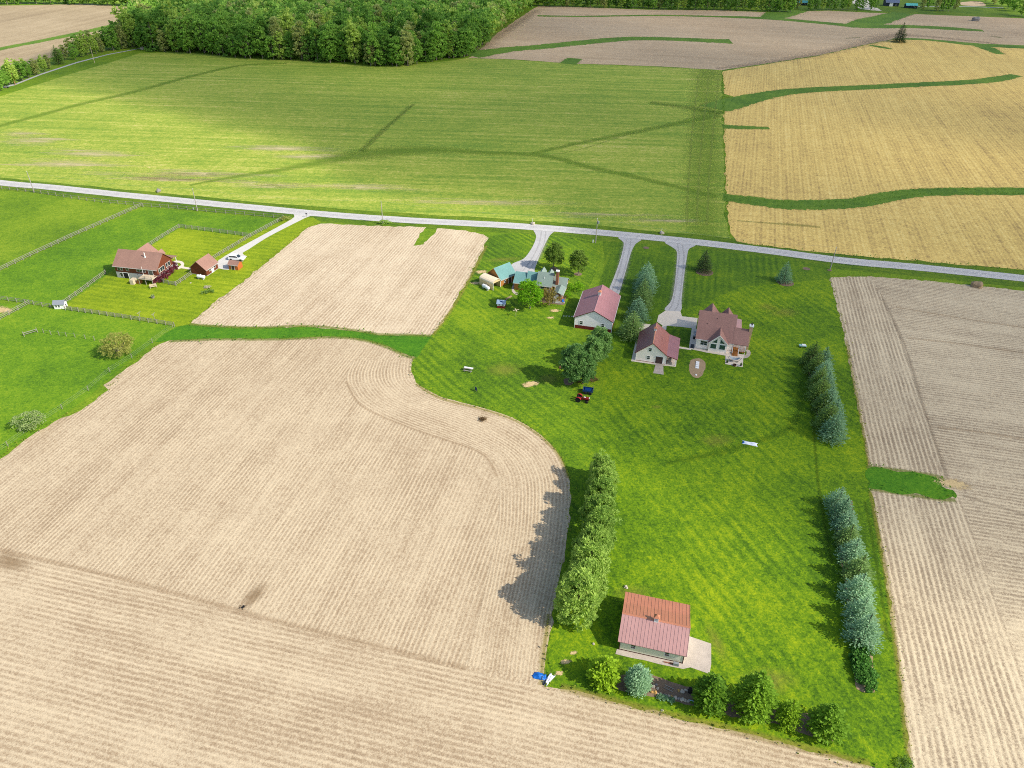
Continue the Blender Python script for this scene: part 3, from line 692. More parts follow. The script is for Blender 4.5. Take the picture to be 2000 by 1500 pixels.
def conifer(h, rad, profile, seed, dens=1.0, tuft=(.17, .34), droop=.25, whorl=.30, gap=.12):
    """whorled boughs whose outer part carries rows of needle tufts"""
    g = np.random.default_rng(seed); C = []; D = []; N = []; T = []
    z = .25
    while z < h*.985:
        t = z/h; R = rad*profile(t)*g.uniform(.92, 1.08)
        nb = max(4, int(2*math.pi*R/.42*dens)); ph = g.uniform(0, 6.28)
        for b in range(nb):
            if g.random() < gap: continue
            a = ph + 2*math.pi*b/nb + g.normal(0, .12); L = R*g.uniform(.74, 1.18); zz = z + g.normal(0, whorl*.3)
            tb = np.clip(g.normal(.5, .22), 0, 1)
            m = max(2, int(L*.8/.20*dens))
            for s in np.linspace(.30 if L > .6 else .1, 1.0, m):
                rr = L*s; dz = -droop*rr*(1-.55*s*s) + .10*s*s*L + (1-s)*.22*L
                side = g.choice([-1, 0, 1]); aa = a + side*g.uniform(.35, .95)*(1 if s > .35 else .3)
                off = .16*side*g.uniform(.5, 1.4)*min(1, rr)
                p = (rr*math.cos(a) - off*math.sin(a), rr*math.sin(a) + off*math.cos(a), max(.05, zz + dz + g.normal(0, .05)))
                C.append(p); D.append((math.cos(aa), math.sin(aa), g.uniform(-.05, .55)))
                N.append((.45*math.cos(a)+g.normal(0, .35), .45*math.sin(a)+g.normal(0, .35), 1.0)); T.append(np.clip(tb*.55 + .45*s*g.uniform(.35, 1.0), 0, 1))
        z += whorl*g.uniform(.8, 1.2)*(1 - .35*t)
    for k in range(10):
        C.append((g.normal(0, .05), g.normal(0, .05), h*.96 + .25*k*.12)); a = g.uniform(0, 6.28)
        D.append((math.cos(a)*.5, math.sin(a)*.5, 1)); N.append((math.cos(a+1.5), math.sin(a+1.5), .2)); T.append(.8)
    n = len(C); W = g.uniform(tuft[0]*.75, tuft[0]*1.3, n); Ln = g.uniform(tuft[1]*.75, tuft[1]*1.3, n)
    return C, D, N, W, Ln, T

def clumpy(h, rad, zc, rz, ncl, per, leaf, seed, clr=.30, shell=.5, up=.5, elong=1.0, irregular=.2, low=-.75):
    """crown of leaf clumps spread through an ellipsoid, with gaps between them"""
    g = np.random.default_rng(seed); C = []; D = []; N = []; T = []; Ws = []
    lob = g.normal(0, irregular, 8)
    for k in range(ncl):
        while True:
            d = g.normal(0, 1, 3); d /= np.linalg.norm(d)
            if d[2] > low: break
        az = math.atan2(d[1], d[0]); wob = 1 + lob[0]*math.cos(az+lob[1]*9) + lob[2]*math.cos(2*az+lob[3]*9) + lob[4]*math.sin(3*d[2]+lob[5]*9)
        q = g.uniform(shell, 1.0)**.6*wob
        taper = 1.0 if d[2] < 0 else 1 - .12*d[2]
        c = np.array([d[0]*rad*q*taper, d[1]*rad*q*taper, zc + d[2]*rz*q])
        cr = rad*clr*g.uniform(.65, 1.3); ct = np.clip(g.normal(.5, .24), 0, 1)
        m = int(per*g.uniform(.7, 1.3))
        e = g.normal(0, 1, (m, 3)); e /= np.linalg.norm(e, axis=1, keepdims=True)
        e[:, 2] = np.where(e[:, 2] < -.3, -e[:, 2], e[:, 2])
        rr = g.uniform(.45, 1.0, (m, 1))**.5
        p = c + e*rr*cr*np.array([1, 1, .72*elong])
        dirs = e + g.normal(0, .5, (m, 3)) + np.array([0, 0, up*.4]); nn = e*1.0 + np.array([0, 0, .5]) + g.normal(0, .45, (m, 3))
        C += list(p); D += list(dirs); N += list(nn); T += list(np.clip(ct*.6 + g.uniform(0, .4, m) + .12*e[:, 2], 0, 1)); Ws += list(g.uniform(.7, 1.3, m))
    Ws = np.array(Ws)
    return C, D, N, leaf[0]*Ws, leaf[1]*Ws, T

P_spruce = lambda t: max(.03, (1-t)**.70*(1 if t > .06 else .8+t*3.3))
P_grove = lambda t: max(.03, (1-t**1.25)**.85*(.86+.14*min(1, t*5)))
P_fat = lambda t: max(.03, (1-t**1.7)**.8*(.80+.20*min(1, t*5)))
P_bush = lambda t: max(.04, (1-t**1.3)**.80*(.72+.28*min(1, t*3.2)))
P_egg = lambda t: max(.04, math.sqrt(max(0, 1-((t-.36)/.66)**2)) if t > .36 else .86+.14*math.sin(t/.36*math.pi/2))

def make_tree(name, parts, trunk, label, cat='tree', group=None):
    """prototype kept as shared meshes: returns a placer"""
    def place(loc, rz=0.0, scale=1.0, label=label, sz=1.0, group=group, name=name):
        o = empty(name, loc, rz, label, cat, group); o.scale = (scale, scale, scale*sz)
        if trunk is not None: link('trunk', trunk, o)
        link('crown', parts, o)
        return o
    return place

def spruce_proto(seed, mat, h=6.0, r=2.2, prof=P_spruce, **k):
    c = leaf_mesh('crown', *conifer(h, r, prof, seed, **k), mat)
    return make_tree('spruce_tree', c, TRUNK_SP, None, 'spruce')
TRUNK_SP = trunk_mesh('trunk', 5.4, .13, (0, 0, 0, 0), M_bark, 3)
sp_blue = [spruce_proto(11, F_blue, r=2.55), spruce_proto(12, F_blue, r=2.5, h=6.4)]
sp_green = [spruce_proto(13, F_green, r=2.55), spruce_proto(14, F_green, r=2.5, h=6.5)]
sp_olive = [spruce_proto(15, F_olive, r=2.5), spruce_proto(16, F_olive, r=2.7)]
sp_dark = [spruce_proto(17, F_dark, r=2.5)]
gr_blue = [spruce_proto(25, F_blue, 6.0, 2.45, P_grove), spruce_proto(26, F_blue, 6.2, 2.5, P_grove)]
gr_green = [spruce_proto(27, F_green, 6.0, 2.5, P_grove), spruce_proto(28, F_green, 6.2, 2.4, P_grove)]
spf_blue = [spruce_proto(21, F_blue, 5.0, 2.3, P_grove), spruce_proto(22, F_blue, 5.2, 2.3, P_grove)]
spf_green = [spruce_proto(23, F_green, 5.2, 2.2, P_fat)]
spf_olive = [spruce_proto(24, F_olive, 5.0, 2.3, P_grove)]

def put(proto, px, h_at, label, scale=1.0, group=None, rz=None, sz=1.0, name=None):
    """stand a tree so that the pixel shows the point h_at above its foot"""
    p = at(px[0], px[1], h_at)
    k = dict(label=label, group=group, sz=sz)
    if name: k['name'] = name
    return proto((p.x, p.y, 0), rnd.uniform(0, 6.28) if rz is None else rz, scale, **k)

# east row below the waterway, nine spruces
g9 = 'spruces in the lower east row'
low_east = [((1647, 953), 'blue', .92, 'grey-blue spruce at the far end of the lower east row'),
            ((1657, 976), 'blue', .95, 'dense blue spruce, second from the far end of the lower east row'),
            ((1665, 998), 'blue', .95, 'blue spruce, third from the far end of the lower east row'),
            ((1668, 1026), 'olive', .90, 'narrow grey-green spruce, fourth from the far end of the lower east row'),
            ((1679, 1052), 'blue', .98, 'blue spruce in the middle of the lower east row'),
            ((1690, 1086), 'olive', 1.05, 'broad grey-green spruce just past the middle of the lower east row'),
            ((1691, 1122), 'blue', 1.08, 'broad blue spruce, third from the near end of the lower east row'),
            ((1696, 1168), 'blue', 1.0, 'blue spruce, second from the near end of the lower east row'),
            ((1704, 1202), 'blue', 1.08, 'large blue-green spruce at the near end of the lower east row')]
for i, (p, c, s, lb) in enumerate(low_east):
    pr = {'blue': spf_blue[i % 2], 'olive': spf_olive[0]}[c]
    put(pr, p, 5.0*s*1.1, lb, s*1.22, g9, sz=.92)
# east row above the waterway, two staggered lines
up_east = [((1596, 668), 'green', .98, 'green spruce at the far left corner of the upper east grove'),
           ((1617, 680), 'blue', .92, 'blue spruce at the far right corner of the upper east grove'),
           ((1604, 688), 'green', .96, 'green spruce, second along the left side of the upper east grove'),
           ((1618, 703), 'blue', .96, 'blue spruce, second along the right side of the upper east grove'),
           ((1611, 716), 'green', .98, 'green spruce, third along the left side of the upper east grove'),
           ((1622, 728), 'blue', .94, 'blue spruce, third along the right side of the upper east grove'),
           ((1613, 734), 'olive', 1.0, 'light green spruce in the middle of the upper east grove'),
           ((1629, 757), 'blue', .96, 'blue spruce, fourth along the right side of the upper east grove'),
           ((1616, 764), 'olive', .84, 'small bare-skirted green spruce on the left side of the upper east grove'),
           ((1639, 781), 'blue', .98, 'blue spruce, fifth along the right side of the upper east grove'),
           ((1629, 786), 'green', 1.05, 'green spruce near the near end of the upper east grove'),
           ((1641, 806), 'blue', 1.05, 'blue spruce at the near end of the upper east grove')]
for i, (p, c, s, lb) in enumerate(up_east):
    pr = {'blue': gr_blue[i % 2], 'green': gr_green[i % 2], 'olive': gr_green[i % 2]}[c]
    put(pr, p, 6.0*s*1.1, lb, s*1.24, 'spruces in the upper east grove', sz=.9)
# row between the two drives
drv = [((1267.5, 506), 'blue', 1.18, 'tall blue spruce nearest the road in the row between the drives'),
       ((1264, 524), 'blue', 1.1, 'blue spruce, second from the road in the row between the drives'),
       ((1261, 540), 'olive', 1.1, 'light green spruce, third from the road in the row between the drives'),
       ((1257, 557), 'olive', 1.05, 'light green spruce, fourth from the road in the row between the drives'),
       ((1250, 574), 'blue', 1.12, 'pale blue spruce, second from the house end of the row between the drives'),
       ((1240, 602), 'olive', 1.16, 'bushy light green spruce beside the cream barn at the end of the row')]
for i, (p, c, s, lb) in enumerate(drv):
    pr = {'blue': sp_blue[i % 2], 'olive': sp_olive[i % 2]}[c]
    put(pr, p, 6.2*s*1.14, lb, s*1.2, 'spruces in the row between the drives', sz=.88)
put(sp_dark[0], (1381, 488), 6.8, 'dark green spruce on a mulch ring just east of the concrete-ended drive', 1.14, None, sz=1.0)
put(sp_blue[1], (1540, 511), 6.4, 'grey-blue spruce alone on the front lawn near the road', 1.0, None)
put(sp_dark[0], (1767, 44), 13.6, 'lone dark spruce on the crest beyond the golden field', 2.25, None, sz=1.0)

# trees along the south edge
def proto1(name, cdata, mat, cat, trunk=None): return make_tree(name, leaf_mesh('crown', *cdata, mat), trunk if trunk is not None else TRUNK_SP, None, cat)
front = [((1182, 1308), 2.6, proto1('conifer_tree', conifer(5.4, 2.75, P_bush, 31, 1.0, (.36, .52), .02, .40, .30), F_yew, 'conifer'), 1.0, 'bright yellow-green bushy conifer near the blue tarp'),
         ((1248, 1327), 2.2, proto1('conifer_tree', conifer(4.6, 1.75, P_egg, 32, 1.35, (.15, .30), .25, .20, .03), F_blue, 'conifer'), 1.0, 'dense egg-shaped blue-green dwarf spruce at the end of the garden bed'),
         ((1391, 1350), 3.2, proto1('conifer_tree', conifer(7.0, 3.0, P_bush, 33, 1.0, (.34, .50), .04, .40, .28), F_yew_d, 'conifer'), 1.0, 'large yellow-tipped conifer at the east end of the garden bed'),
         ((1478, 1358), 3.8, proto1('conifer_tree', conifer(9.0, 3.3, P_bush, 34, 1.0, (.34, .50), .06, .40, .28), F_yew_d, 'conifer'), 1.0, 'tallest dark green conifer in the south row'),
         ((1543, 1392), 2.3, proto1('conifer_tree', conifer(5.2, 2.2, P_bush, 35, 1.0, (.22, .36), .12, .30, .15), F_yew, 'conifer'), 1.0, 'small yellow-green conifer between two larger ones in the south row'),
         ((1619, 1407), 2.8, proto1('conifer_tree', conifer(6.4, 2.9, P_bush, 36, 1.0, (.32, .48), .05, .38, .26), F_yew_d, 'conifer'), 1.0, 'conifer at the east end of the south row')]
for p, hh, pr, s, lb in front: put(pr, p, hh, lb, s, 'conifers along the south edge')

# white pines along the field edge
TR_PINE = trunk_mesh('trunk', 7.6, .17, (10, .2, .9, 2.4), M_bark, 8)
def pine_proto(seed, mat, h=8.4, r=2.9, ncl=190, per=44):
    return make_tree('pine_tree', leaf_mesh('crown', *clumpy(h, r, h*.5, h*.5, ncl, per, (.20, .48), seed, .21, .30, 1.2, 1.1, .08), mat), TR_PINE, None, 'pine')
pines = [pine_proto(41, F_pine), pine_proto(42, F_pine), pine_proto(43, F_pine, r=2.7)]
pines_d = [pine_proto(44, F_pine_d), pine_proto(45, F_pine_d, r=3.1)]
row = [((1176, 918), 'l', .80, 'smaller pine at the far end of the tree row along the field'),
       ((1180, 940), 'l', .82, 'pine second from the far end of the tree row along the field'),
       ((1172, 968), 'l', .88, 'pine third from the far end of the tree row along the field'),
       ((1172, 1000), 'l', .92, 'pine fourth from the far end of the tree row along the field'),
       ((1167, 1034), 'l', .94, 'pine in the middle of the tree row along the field'),
       ((1160, 1068), 'l', .98, 'pine fourth from the near end of the tree row along the field'),
       ((1153, 1102), 'l', 1.0, 'pine third from the near end of the tree row along the field'),
       ((1142, 1136), 'l', 1.02, 'pine second from the near end of the tree row along the field'),
       ((1131, 1164), 'l', 1.08, 'big pale green pine at the near end of the tree row along the field')]
for i, (p, c, s, lb) in enumerate(row):
    put((pines if c == 'l' else pines_d)[i % 2], p, 4.6*s, lb, s*1.1, 'pines in the row along the stubble field')
for p, s, lb in (((1172, 676), 1.0, 'rounded dark pine nearest the mauve-roofed barn'), ((1158, 692), .92, 'dark pine in the middle of the clump by the tractor'), ((1120, 712), 1.06, 'broad dark pine on the west side of the clump by the tractor'), ((1140, 722), .88, 'dark pine closest to the blue trailer')):
    put(pines_d[int(s*100) % 2], p, 4.4*s, lb, s*1.1, 'pines in the clump by the tractor')

# broadleaf trees and shrubs of the yards
TR_B = trunk_mesh('trunk', 5.6, .16, (9, .3, .8, 2.6), M_bark_g, 9)
def broad(name, seed, mat, h, r, zc, rz, ncl, per, leaf, cat, trunk=TR_B, **k):
    return make_tree(name, leaf_mesh('crown', *clumpy(h, r, zc, rz, ncl, per, leaf, seed, **k), mat), trunk, None, cat)
maple = broad('maple_tree', 51, F_maple, 8, 2.7, 4.6, 3.6, 130, 36, (.26, .36), 'tree', clr=.28, irregular=.08)
put(maple, (1082.5, 497), 4.6, 'oval dark green tree on the front lawn, the one nearer the west drive', 1.0, 'pair of round-headed trees on the front lawn')
put(maple, (1131.5, 510), 4.4, 'oval dark green tree on the front lawn, the one nearer the middle drive', .96, 'pair of round-headed trees on the front lawn')
bright = broad('leafy_tree', 52, F_bright, 8, 3.4, 4.4, 3.6, 125, 36, (.28, .40), 'tree', clr=.27, irregular=.1)
put(bright, (1036, 575), 4.2, 'bright green leafy tree in front of the teal-roofed house', 1.0)
put(broad('ornamental_tree', 53, F_bronze, 5, 2.6, 2.6, 2.1, 60, 30, (.22, .30), 'tree', clr=.30, irregular=.15), (1073, 580), 2.5, 'bronze-green ornamental tree beside the bright green tree', 1.0)
shrub_r = broad('round_shrub', 54, F_bright, 2.4, 1.35, 1.1, 1.15, 46, 22, (.16, .22), 'shrub', trunk=None, clr=.30, irregular=.04)
put(shrub_r, (1112, 561), 1.2, 'clipped yellow-green shrub at the far corner of the teal-roofed house', 1.0, 'clipped shrubs by the teal-roofed house')
put(shrub_r, (1107, 574), 1.1, 'clipped yellow-green shrub nearest the porch of the teal-roofed house', .92, 'clipped shrubs by the teal-roofed house')
put(broad('leafy_shrub', 55, F_bright, 2.6, 1.5, 1.2, 1.2, 34, 22, (.2, .3), 'shrub', trunk=None, clr=.36, irregular=.2), (1131, 560), 1.2, 'loose green shrub between the teal-roofed house and the mauve-roofed barn', 1.0)
willow = broad('willow_shrub', 56, F_willow, 6, 3.7, 2.9, 3.0, 190, 30, (.11, .45), 'shrub', trunk=trunk_mesh('trunk', 4, .2, (16, .05, .5, 3.6), M_bark_g, 12), clr=.18, shell=.30, up=1.6, irregular=.02, low=-.9)
put(willow, (228, 676), 2.6, 'round yellow-brown willow just leafing out in the pasture', 1.0)
put(broad('grey_shrub', 57, F_grey, 4, 2.8, 1.6, 1.7, 60, 26, (.2, .32), 'shrub', trunk=None, clr=.28, irregular=.12), (60, 823), 1.5, 'grey-green shrub by the wire fence at the edge of the pasture', 1.0)
put(broad('low_shrub', 58, F_willow, 2, 1.5, .8, .8, 30, 24, (.12, .35), 'shrub', trunk=None, clr=.34, irregular=.1), (558, 427), .7, 'tan shrub at the mouth of the western drive', 1.0)
put(broad('low_shrub', 59, F_pine, 2, 1.4, .6, .7, 30, 22, (.16, .3), 'shrub', trunk=None, clr=.34), (753, 434), .6, 'small green shrub at the foot of a pole beside the middle stubble field', 1.0)
put(broad('low_shrub', 60, F_green, 1.4, 1.6, .5, .6, 26, 20, (.16, .3), 'shrub', trunk=None, clr=.34), (1768, 1490), .5, 'low shrub at the very south-east corner of the lawn', .7)
# plum hedge along the brown house: one shrub after another
for i in range(9):
    t = i/8; p = at(309+ t*31, 552 - t*27)
    if i == 0: plum_proto = broad('plum_shrub', 61, F_plum, 1.6, 1.0, .8, .8, 26, 24, (.16, .24), 'shrub', trunk=None, clr=.36, irregular=.1)
    w = ['nearest the deck of', 'second from the deck along', 'third from the deck along', 'fourth from the deck along', 'in the middle of the hedge along', 'fourth from the walk along', 'third from the walk along', 'second from the walk along', 'nearest the front walk of'][i]
    plum_proto((p.x, p.y, 0), i*1.3, rnd.uniform(1.15, 1.4), label='plum-red shrub %s the brown house' % w, group='plum hedge by the brown house')
# leafy bed at the end of the lower east row
bedp = broad('garden_plant', 62, F_bed, 1.2, 1.3, .55, .65, 34, 26, (.24, .34), 'plant', trunk=None, clr=.32, irregular=.1)
for i, (px, nm) in enumerate((((1681, 1268), 'farthest'), ((1684, 1290), 'second'), ((1688, 1310), 'third'), ((1692, 1330), 'nearest'))):
    put(bedp, px, .4, 'broad-leaved green plants in the bed below the lower east row, %s clump' % nm, 1.0, 'leafy plants in the east bed')
for i, (px, nm) in enumerate((((1676, 1279), 'left'), ((1697, 1322), 'right'), ((1682, 1318), 'lower left'), ((1691, 1298), 'inner right'))):
    put(bedp, px, .3, 'broad-leaved green plants in the bed below the lower east row, %s side clump' % nm, .85, 'leafy plants in the east bed')

# ---- the woodland
TR_W = trunk_mesh('trunk', 16, .28, (8, .35, .8, 5.0), M_bark_g, 19)
wood_protos = []
for k, (mi, h, r, zc, rz) in enumerate(((0, 19, 4.6, 9.6, 9.4), (1, 20, 5.0, 10, 9.8), (1, 18, 4.4, 9, 8.8), (2, 19, 4.8, 10, 9.2), (0, 21, 4.8, 10.6, 10.2), (1, 17, 5.0, 8.8, 8.4), (3, 18, 4.6, 9.6, 8.8), (2, 20, 4.4, 10.4, 9.8))):
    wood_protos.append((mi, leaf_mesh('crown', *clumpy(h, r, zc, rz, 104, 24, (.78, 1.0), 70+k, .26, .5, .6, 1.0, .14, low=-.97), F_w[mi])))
WOOD = [(268, 98), (350, 103), (480, 115), (600, 119), (700, 127), (765, 132), (790, 130), (850, 120), (912, 111), (930, 96), (960, 72), (1000, 46), (1030, 22), (1045, 10), (1080, -25), (400, -60), (300, 10), (285, 30), (262, 60), (245, 80)]
wood_poly = [at(*p) for p in WOOD]
def inside(p, poly):
    c = False; n = len(poly)
    for i in range(n):
        a, b = poly[i], poly[(i+1) % n]
        if (a.y > p[1]) != (b.y > p[1]) and p[0] < (b.x-a.x)*(p[1]-a.y)/(b.y-a.y)+a.x: c = not c
    return c
def edge_dist(p, poly):
    best = 1e9; n = len(poly)
    for i in range(n):
        a, b = poly[i], poly[(i+1) % n]; d = b-a; t = max(0, min(1, ((p[0]-a.x)*d.x+(p[1]-a.y)*d.y)/(d.x**2+d.y**2)))
        best = min(best, math.hypot(p[0]-a.x-d.x*t, p[1]-a.y-d.y*t))
    return best
cand = []
y = 440.0
while y < 1250:
    x = -560 + (int(y/7.2) % 2)*3.6
    while x < 80:
        q = (x + rnd.uniform(-2.2, 2.2), y + rnd.uniform(-2.2, 2.2))
        if inside(q, wood_poly) and rnd.random() > .08: cand.append(q)
        x += 7.6
    y += 7.2
# front row right at the border
front_line = [at(*p) for p in WOOD[:14]]
for a, b in zip(front_line, front_line[1:]):
    n_ = max(1, int((b-a).length/6.0))
    for k in range(n_):
        q = a.lerp(b, (k+rnd.uniform(.2, .8))/n_); cand.append((q.x + rnd.uniform(-1.5, 1.5), q.y + rnd.uniform(1.0, 5.5)))
def pxy(p):
    v = CAM_ROT.transposed() @ (Vector((p[0], p[1], p[2] if len(p) > 2 else 0)) - Vector((0, 0, CAM_H))); return (1000 + FPX*v.x/-v.z, 750 - FPX*v.y/-v.z)
cand = [c for c in cand if -60 < pxy((c[0], c[1], 12))[0] < 1150 and pxy((c[0], c[1], 22))[1] > -70]
cand.sort(key=lambda c: c[1]-.08*c[0])
tone = ['deep green', 'mid green', 'pale yellow-green', 'olive-brown budding']
near_w, far_w = cand[:290], cand[290:]
def zone(q):
    x = pxy((q[0], q[1], 10))[0]
    return ['the left end', 'the left part', 'the left of centre', 'the centre', 'the right of centre', 'the right part', 'the right corner'][max(0, min(6, int((x-250)/100)))]
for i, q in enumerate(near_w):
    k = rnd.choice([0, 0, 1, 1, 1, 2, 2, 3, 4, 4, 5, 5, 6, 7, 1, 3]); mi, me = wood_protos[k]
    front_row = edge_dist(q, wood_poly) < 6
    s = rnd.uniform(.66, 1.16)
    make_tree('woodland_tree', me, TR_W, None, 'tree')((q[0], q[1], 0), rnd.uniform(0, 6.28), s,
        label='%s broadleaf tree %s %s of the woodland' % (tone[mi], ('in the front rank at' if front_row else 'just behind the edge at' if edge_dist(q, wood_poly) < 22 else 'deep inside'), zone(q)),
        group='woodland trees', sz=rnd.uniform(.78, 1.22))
# the wood beyond reads as one mass
def mass(name, pts, mats, leafs, seed, label, cat, ncl=20, per=9, h=19, r=5.0):
    g = np.random.default_rng(seed); acc = {}
    for q in pts:
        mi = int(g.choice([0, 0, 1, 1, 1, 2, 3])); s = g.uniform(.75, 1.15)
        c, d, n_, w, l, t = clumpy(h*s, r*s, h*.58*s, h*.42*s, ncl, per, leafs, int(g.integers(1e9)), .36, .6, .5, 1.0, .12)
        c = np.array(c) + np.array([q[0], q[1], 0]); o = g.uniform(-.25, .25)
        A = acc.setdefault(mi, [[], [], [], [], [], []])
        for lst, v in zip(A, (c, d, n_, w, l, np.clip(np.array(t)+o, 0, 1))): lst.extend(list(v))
    return acc
acc = mass('woodland', far_w, F_w, (1.5, 1.9), 5, None, None)
allA = [[], [], [], [], [], []]; midx = []
for mi, A in acc.items():
    for lst, v in zip(allA, A): lst.extend(v)
    midx += [mi]*len(A[0])
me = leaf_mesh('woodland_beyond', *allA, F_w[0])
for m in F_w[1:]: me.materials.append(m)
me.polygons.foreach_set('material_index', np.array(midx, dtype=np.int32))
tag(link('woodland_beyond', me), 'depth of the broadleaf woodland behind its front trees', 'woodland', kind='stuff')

# far tree lines and single far trees
def far_tree(px, h, lab, grp, k=None, s=None, name='tree'):
    kk = rnd.randrange(8) if k is None else k; mi, me = wood_protos[kk]; p = at(*px); f = (h/20)
    if 'hedgerow' in lab: lab = lab.replace('in the far hedgerow', 'in the far hedgerow, %s,' % ['left end', 'left part', 'middle', 'right part', 'right end'][max(0, min(4, int((px[0]-1040)/105)))])
    if 'lane' in lab: lab = lab.replace('lining the lane', 'lining the %s of the lane' % ['near end', 'near half', 'middle', 'far half', 'far end'][max(0, min(4, int(px[0]/55)))])
    lab = ('tall ' if h > 15.5 else 'low ' if h < 11 else '') + lab
    make_tree(name, me, TR_W, None, 'tree')((p.x, p.y, 0), rnd.uniform(0, 6.28), f*(s or 1), label=lab % tone[mi] if '%s' in lab else lab, group=grp, sz=1.0 if s is None else 1/s)
x = 1052
while x < 1545:
    far_tree((x, 12 + (x-1050)*.022 + rnd.uniform(-1, 1)), rnd.uniform(12, 18), '%s tree in the far hedgerow above the ploughed field', 'far hedgerow above the ploughed field'); x += rnd.uniform(9, 14)
x = 1046
while x < 1560:
    far_tree((x, 5 + (x-1050)*.022), rnd.uniform(13, 20), '%s tree in the far hedgerow above the ploughed field', 'far hedgerow above the ploughed field'); x += rnd.uniform(12, 18)
for x, y_, h in ((1580, 21, 14), (1592, 21, 15), (1605, 20, 15), (1618, 20, 16), (1630, 20, 14), (1645, 20, 15), (1655, 19, 13), (1672, 22, 16), (1684, 20, 13), (1700, 20, 17), (1708, 18, 13), (1590, 12, 18), (1625, 10, 18), (1660, 10, 16)):
    far_tree((x, y_), h, '%s tree in the far clump beside the small teal-roofed shed', 'far clump beside the teal-roofed shed', s=.8)
for x, y_, h in ((1800, 18, 12), (1812, 16, 14), (1828, 22, 15), (1840, 22, 18), (1852, 22, 18), (1866, 18, 14), (1820, 8, 15), (1850, 8, 16)):
    far_tree((x, y_), h, '%s tree in the far clump right of the blue-roofed barn', 'far clump right of the blue-roofed barn', s=.85)
for x, y_, h in ((1925, 4, 14), (1940, 8, 15), (1955, 12, 15), (1968, 17, 16), (1980, 22, 15), (1994, 31, 16), (2008, 34, 16), (1985, 6, 16), (2005, 15, 18)):
    far_tree((x, y_), h, '%s tree in the far belt at the right edge', 'far belt at the right edge')
x = -40
while x < 320:
    far_tree((x, 8 + max(0, (x-120))*.03 + rnd.uniform(-1, 1)), rnd.uniform(12, 19), '%s tree in the far belt above the western ploughland', 'far belt above the western ploughland', rnd.choice([0, 1, 4, 5])); x += rnd.uniform(11, 17)
# roadside trees, upper left
lane = [((12, 172), 11, 2), ((30, 165), 13, 3), ((45, 158), 12, 2), ((57, 152), 9, 1), ((73, 146), 9, 6), ((88, 140), 9, 3), ((128, 117), 9, 6), ((148, 117), 10, 1), ((160, 111), 12, 3), ((172, 108), 12, 7), ((188, 105), 11, 3), ((200, 102), 9, 6), ((222, 99), 15, 1), ((240, 95), 15, 6), ((258, 92), 16, 3), ((140, 110), 11, 6), ((0, 178), 11, 2), ((-14, 184), 12, 3), ((66, 145), 8, 5), ((180, 100), 13, 6), ((232, 92), 16, 0), ((262, 84), 18, 1), ((20, 166), 12, 2), ((40, 156), 11, 3), ((96, 134), 8, 6), ((118, 124), 9, 1), ((155, 108), 13, 1), ((168, 103), 12, 6), ((196, 98), 12, 3), ((212, 96), 14, 1), ((228, 97), 15, 0), ((248, 88), 17, 6), ((-8, 178), 12, 2), ((52, 150), 10, 3)]
for i, (p, h, k) in enumerate(lane): far_tree(p, h, '%s tree lining the lane at the upper left', 'trees along the lane at the upper left', k)
put(spruce_proto(77, F_green, 6, 2.3, P_fat), (105, 92), 9.5, 'dark green pyramidal tree standing out along the lane at the upper left', 1.75)

# ------------------------------------------------------------------ buildings
M_cream = siding('cream_siding', S(250, 236, 220, 1.0), .2)
M_grey_sid = siding('pale_grey_siding', S(238, 228, 226, 1.0), .3, 0)
M_sage = siding('sage_metal_siding', S(224, 222, 196, 1.0), .3, 0)
M_red_trim = plain('dark_red_trim', S(124, 44, 38, .75), .6, .1)
M_red_dark = plain('brown_red_fascia', S(92, 46, 40, .7), .6, .1)
M_white = plain('white_paint', S(238, 236, 230, .90), .6, .05)
M_mauve = metal_roof('mauve_metal_roof', S(184, 140, 132, .88))
M_rust = metal_roof('rust_red_metal_roof', S(186, 120, 88, .90))
M_dusty = metal_roof('dusty_red_metal_roof', S(166, 106, 94, .84)); M_dpurp = metal_roof('faded_plum_metal_roof', S(166, 116, 116, .82))
M_rib = metal_roof('rib_highlight_paint', S(194, 148, 136, .92))  # same roof paint made paler to imitate light caught on the ribs
M_maroon = metal_roof('maroon_metal_roof', S(150, 98, 92, .82))
M_sh_brown = shingle('brown_rose_shingles', S(162, 122, 110, .80))
M_sh_tan = shingle('tan_brown_shingles', S(164, 126, 110, .76))
M_sh_teal = shingle('teal_shingles', S(118, 162, 156, .76))
M_sh_tealg = shingle('grey_teal_shingles', S(140, 156, 144, .76))
M_cedar = siding('cedar_siding', S(188, 128, 66, .74), .25, 0)
M_brown = siding('brown_log_siding', S(124, 66, 42, .70), .25)
M_orange = siding('orange_wood_siding', S(196, 110, 54, .74), .2, 0)
M_brick = plain('brick', S(168, 112, 82, .72), .9, .25, 6, .4)
M_brick_t = plain('tan_brick', S(206, 176, 132, .78), .9, .2, 6, .4)
M_found = plain('grey_foundation', S(182, 182, 176, .76), .9, .1)
M_glass = glass('window_glass')
M_glass_g = glass('greenish_window_glass', (.03, .07, .06, 1))
M_door = plain('dark_brown_door', S(94, 74, 66, .7), .7, .12)
M_deck = plain('stained_deck_boards', S(176, 116, 60, .76), .8, .15, 3)
M_wood_l = plain('pale_timber', S(214, 196, 164, .80), .8, .12, 3)
M_wood_g = plain('weathered_grey_timber', S(160, 154, 140, .72), .9, .16, 3)
M_dark = plain('black_iron', S(40, 40, 42, .6), .6, .1)
M_steel = plain('galvanised_steel', S(168, 172, 176, .75), .45, .08, metal=.3)

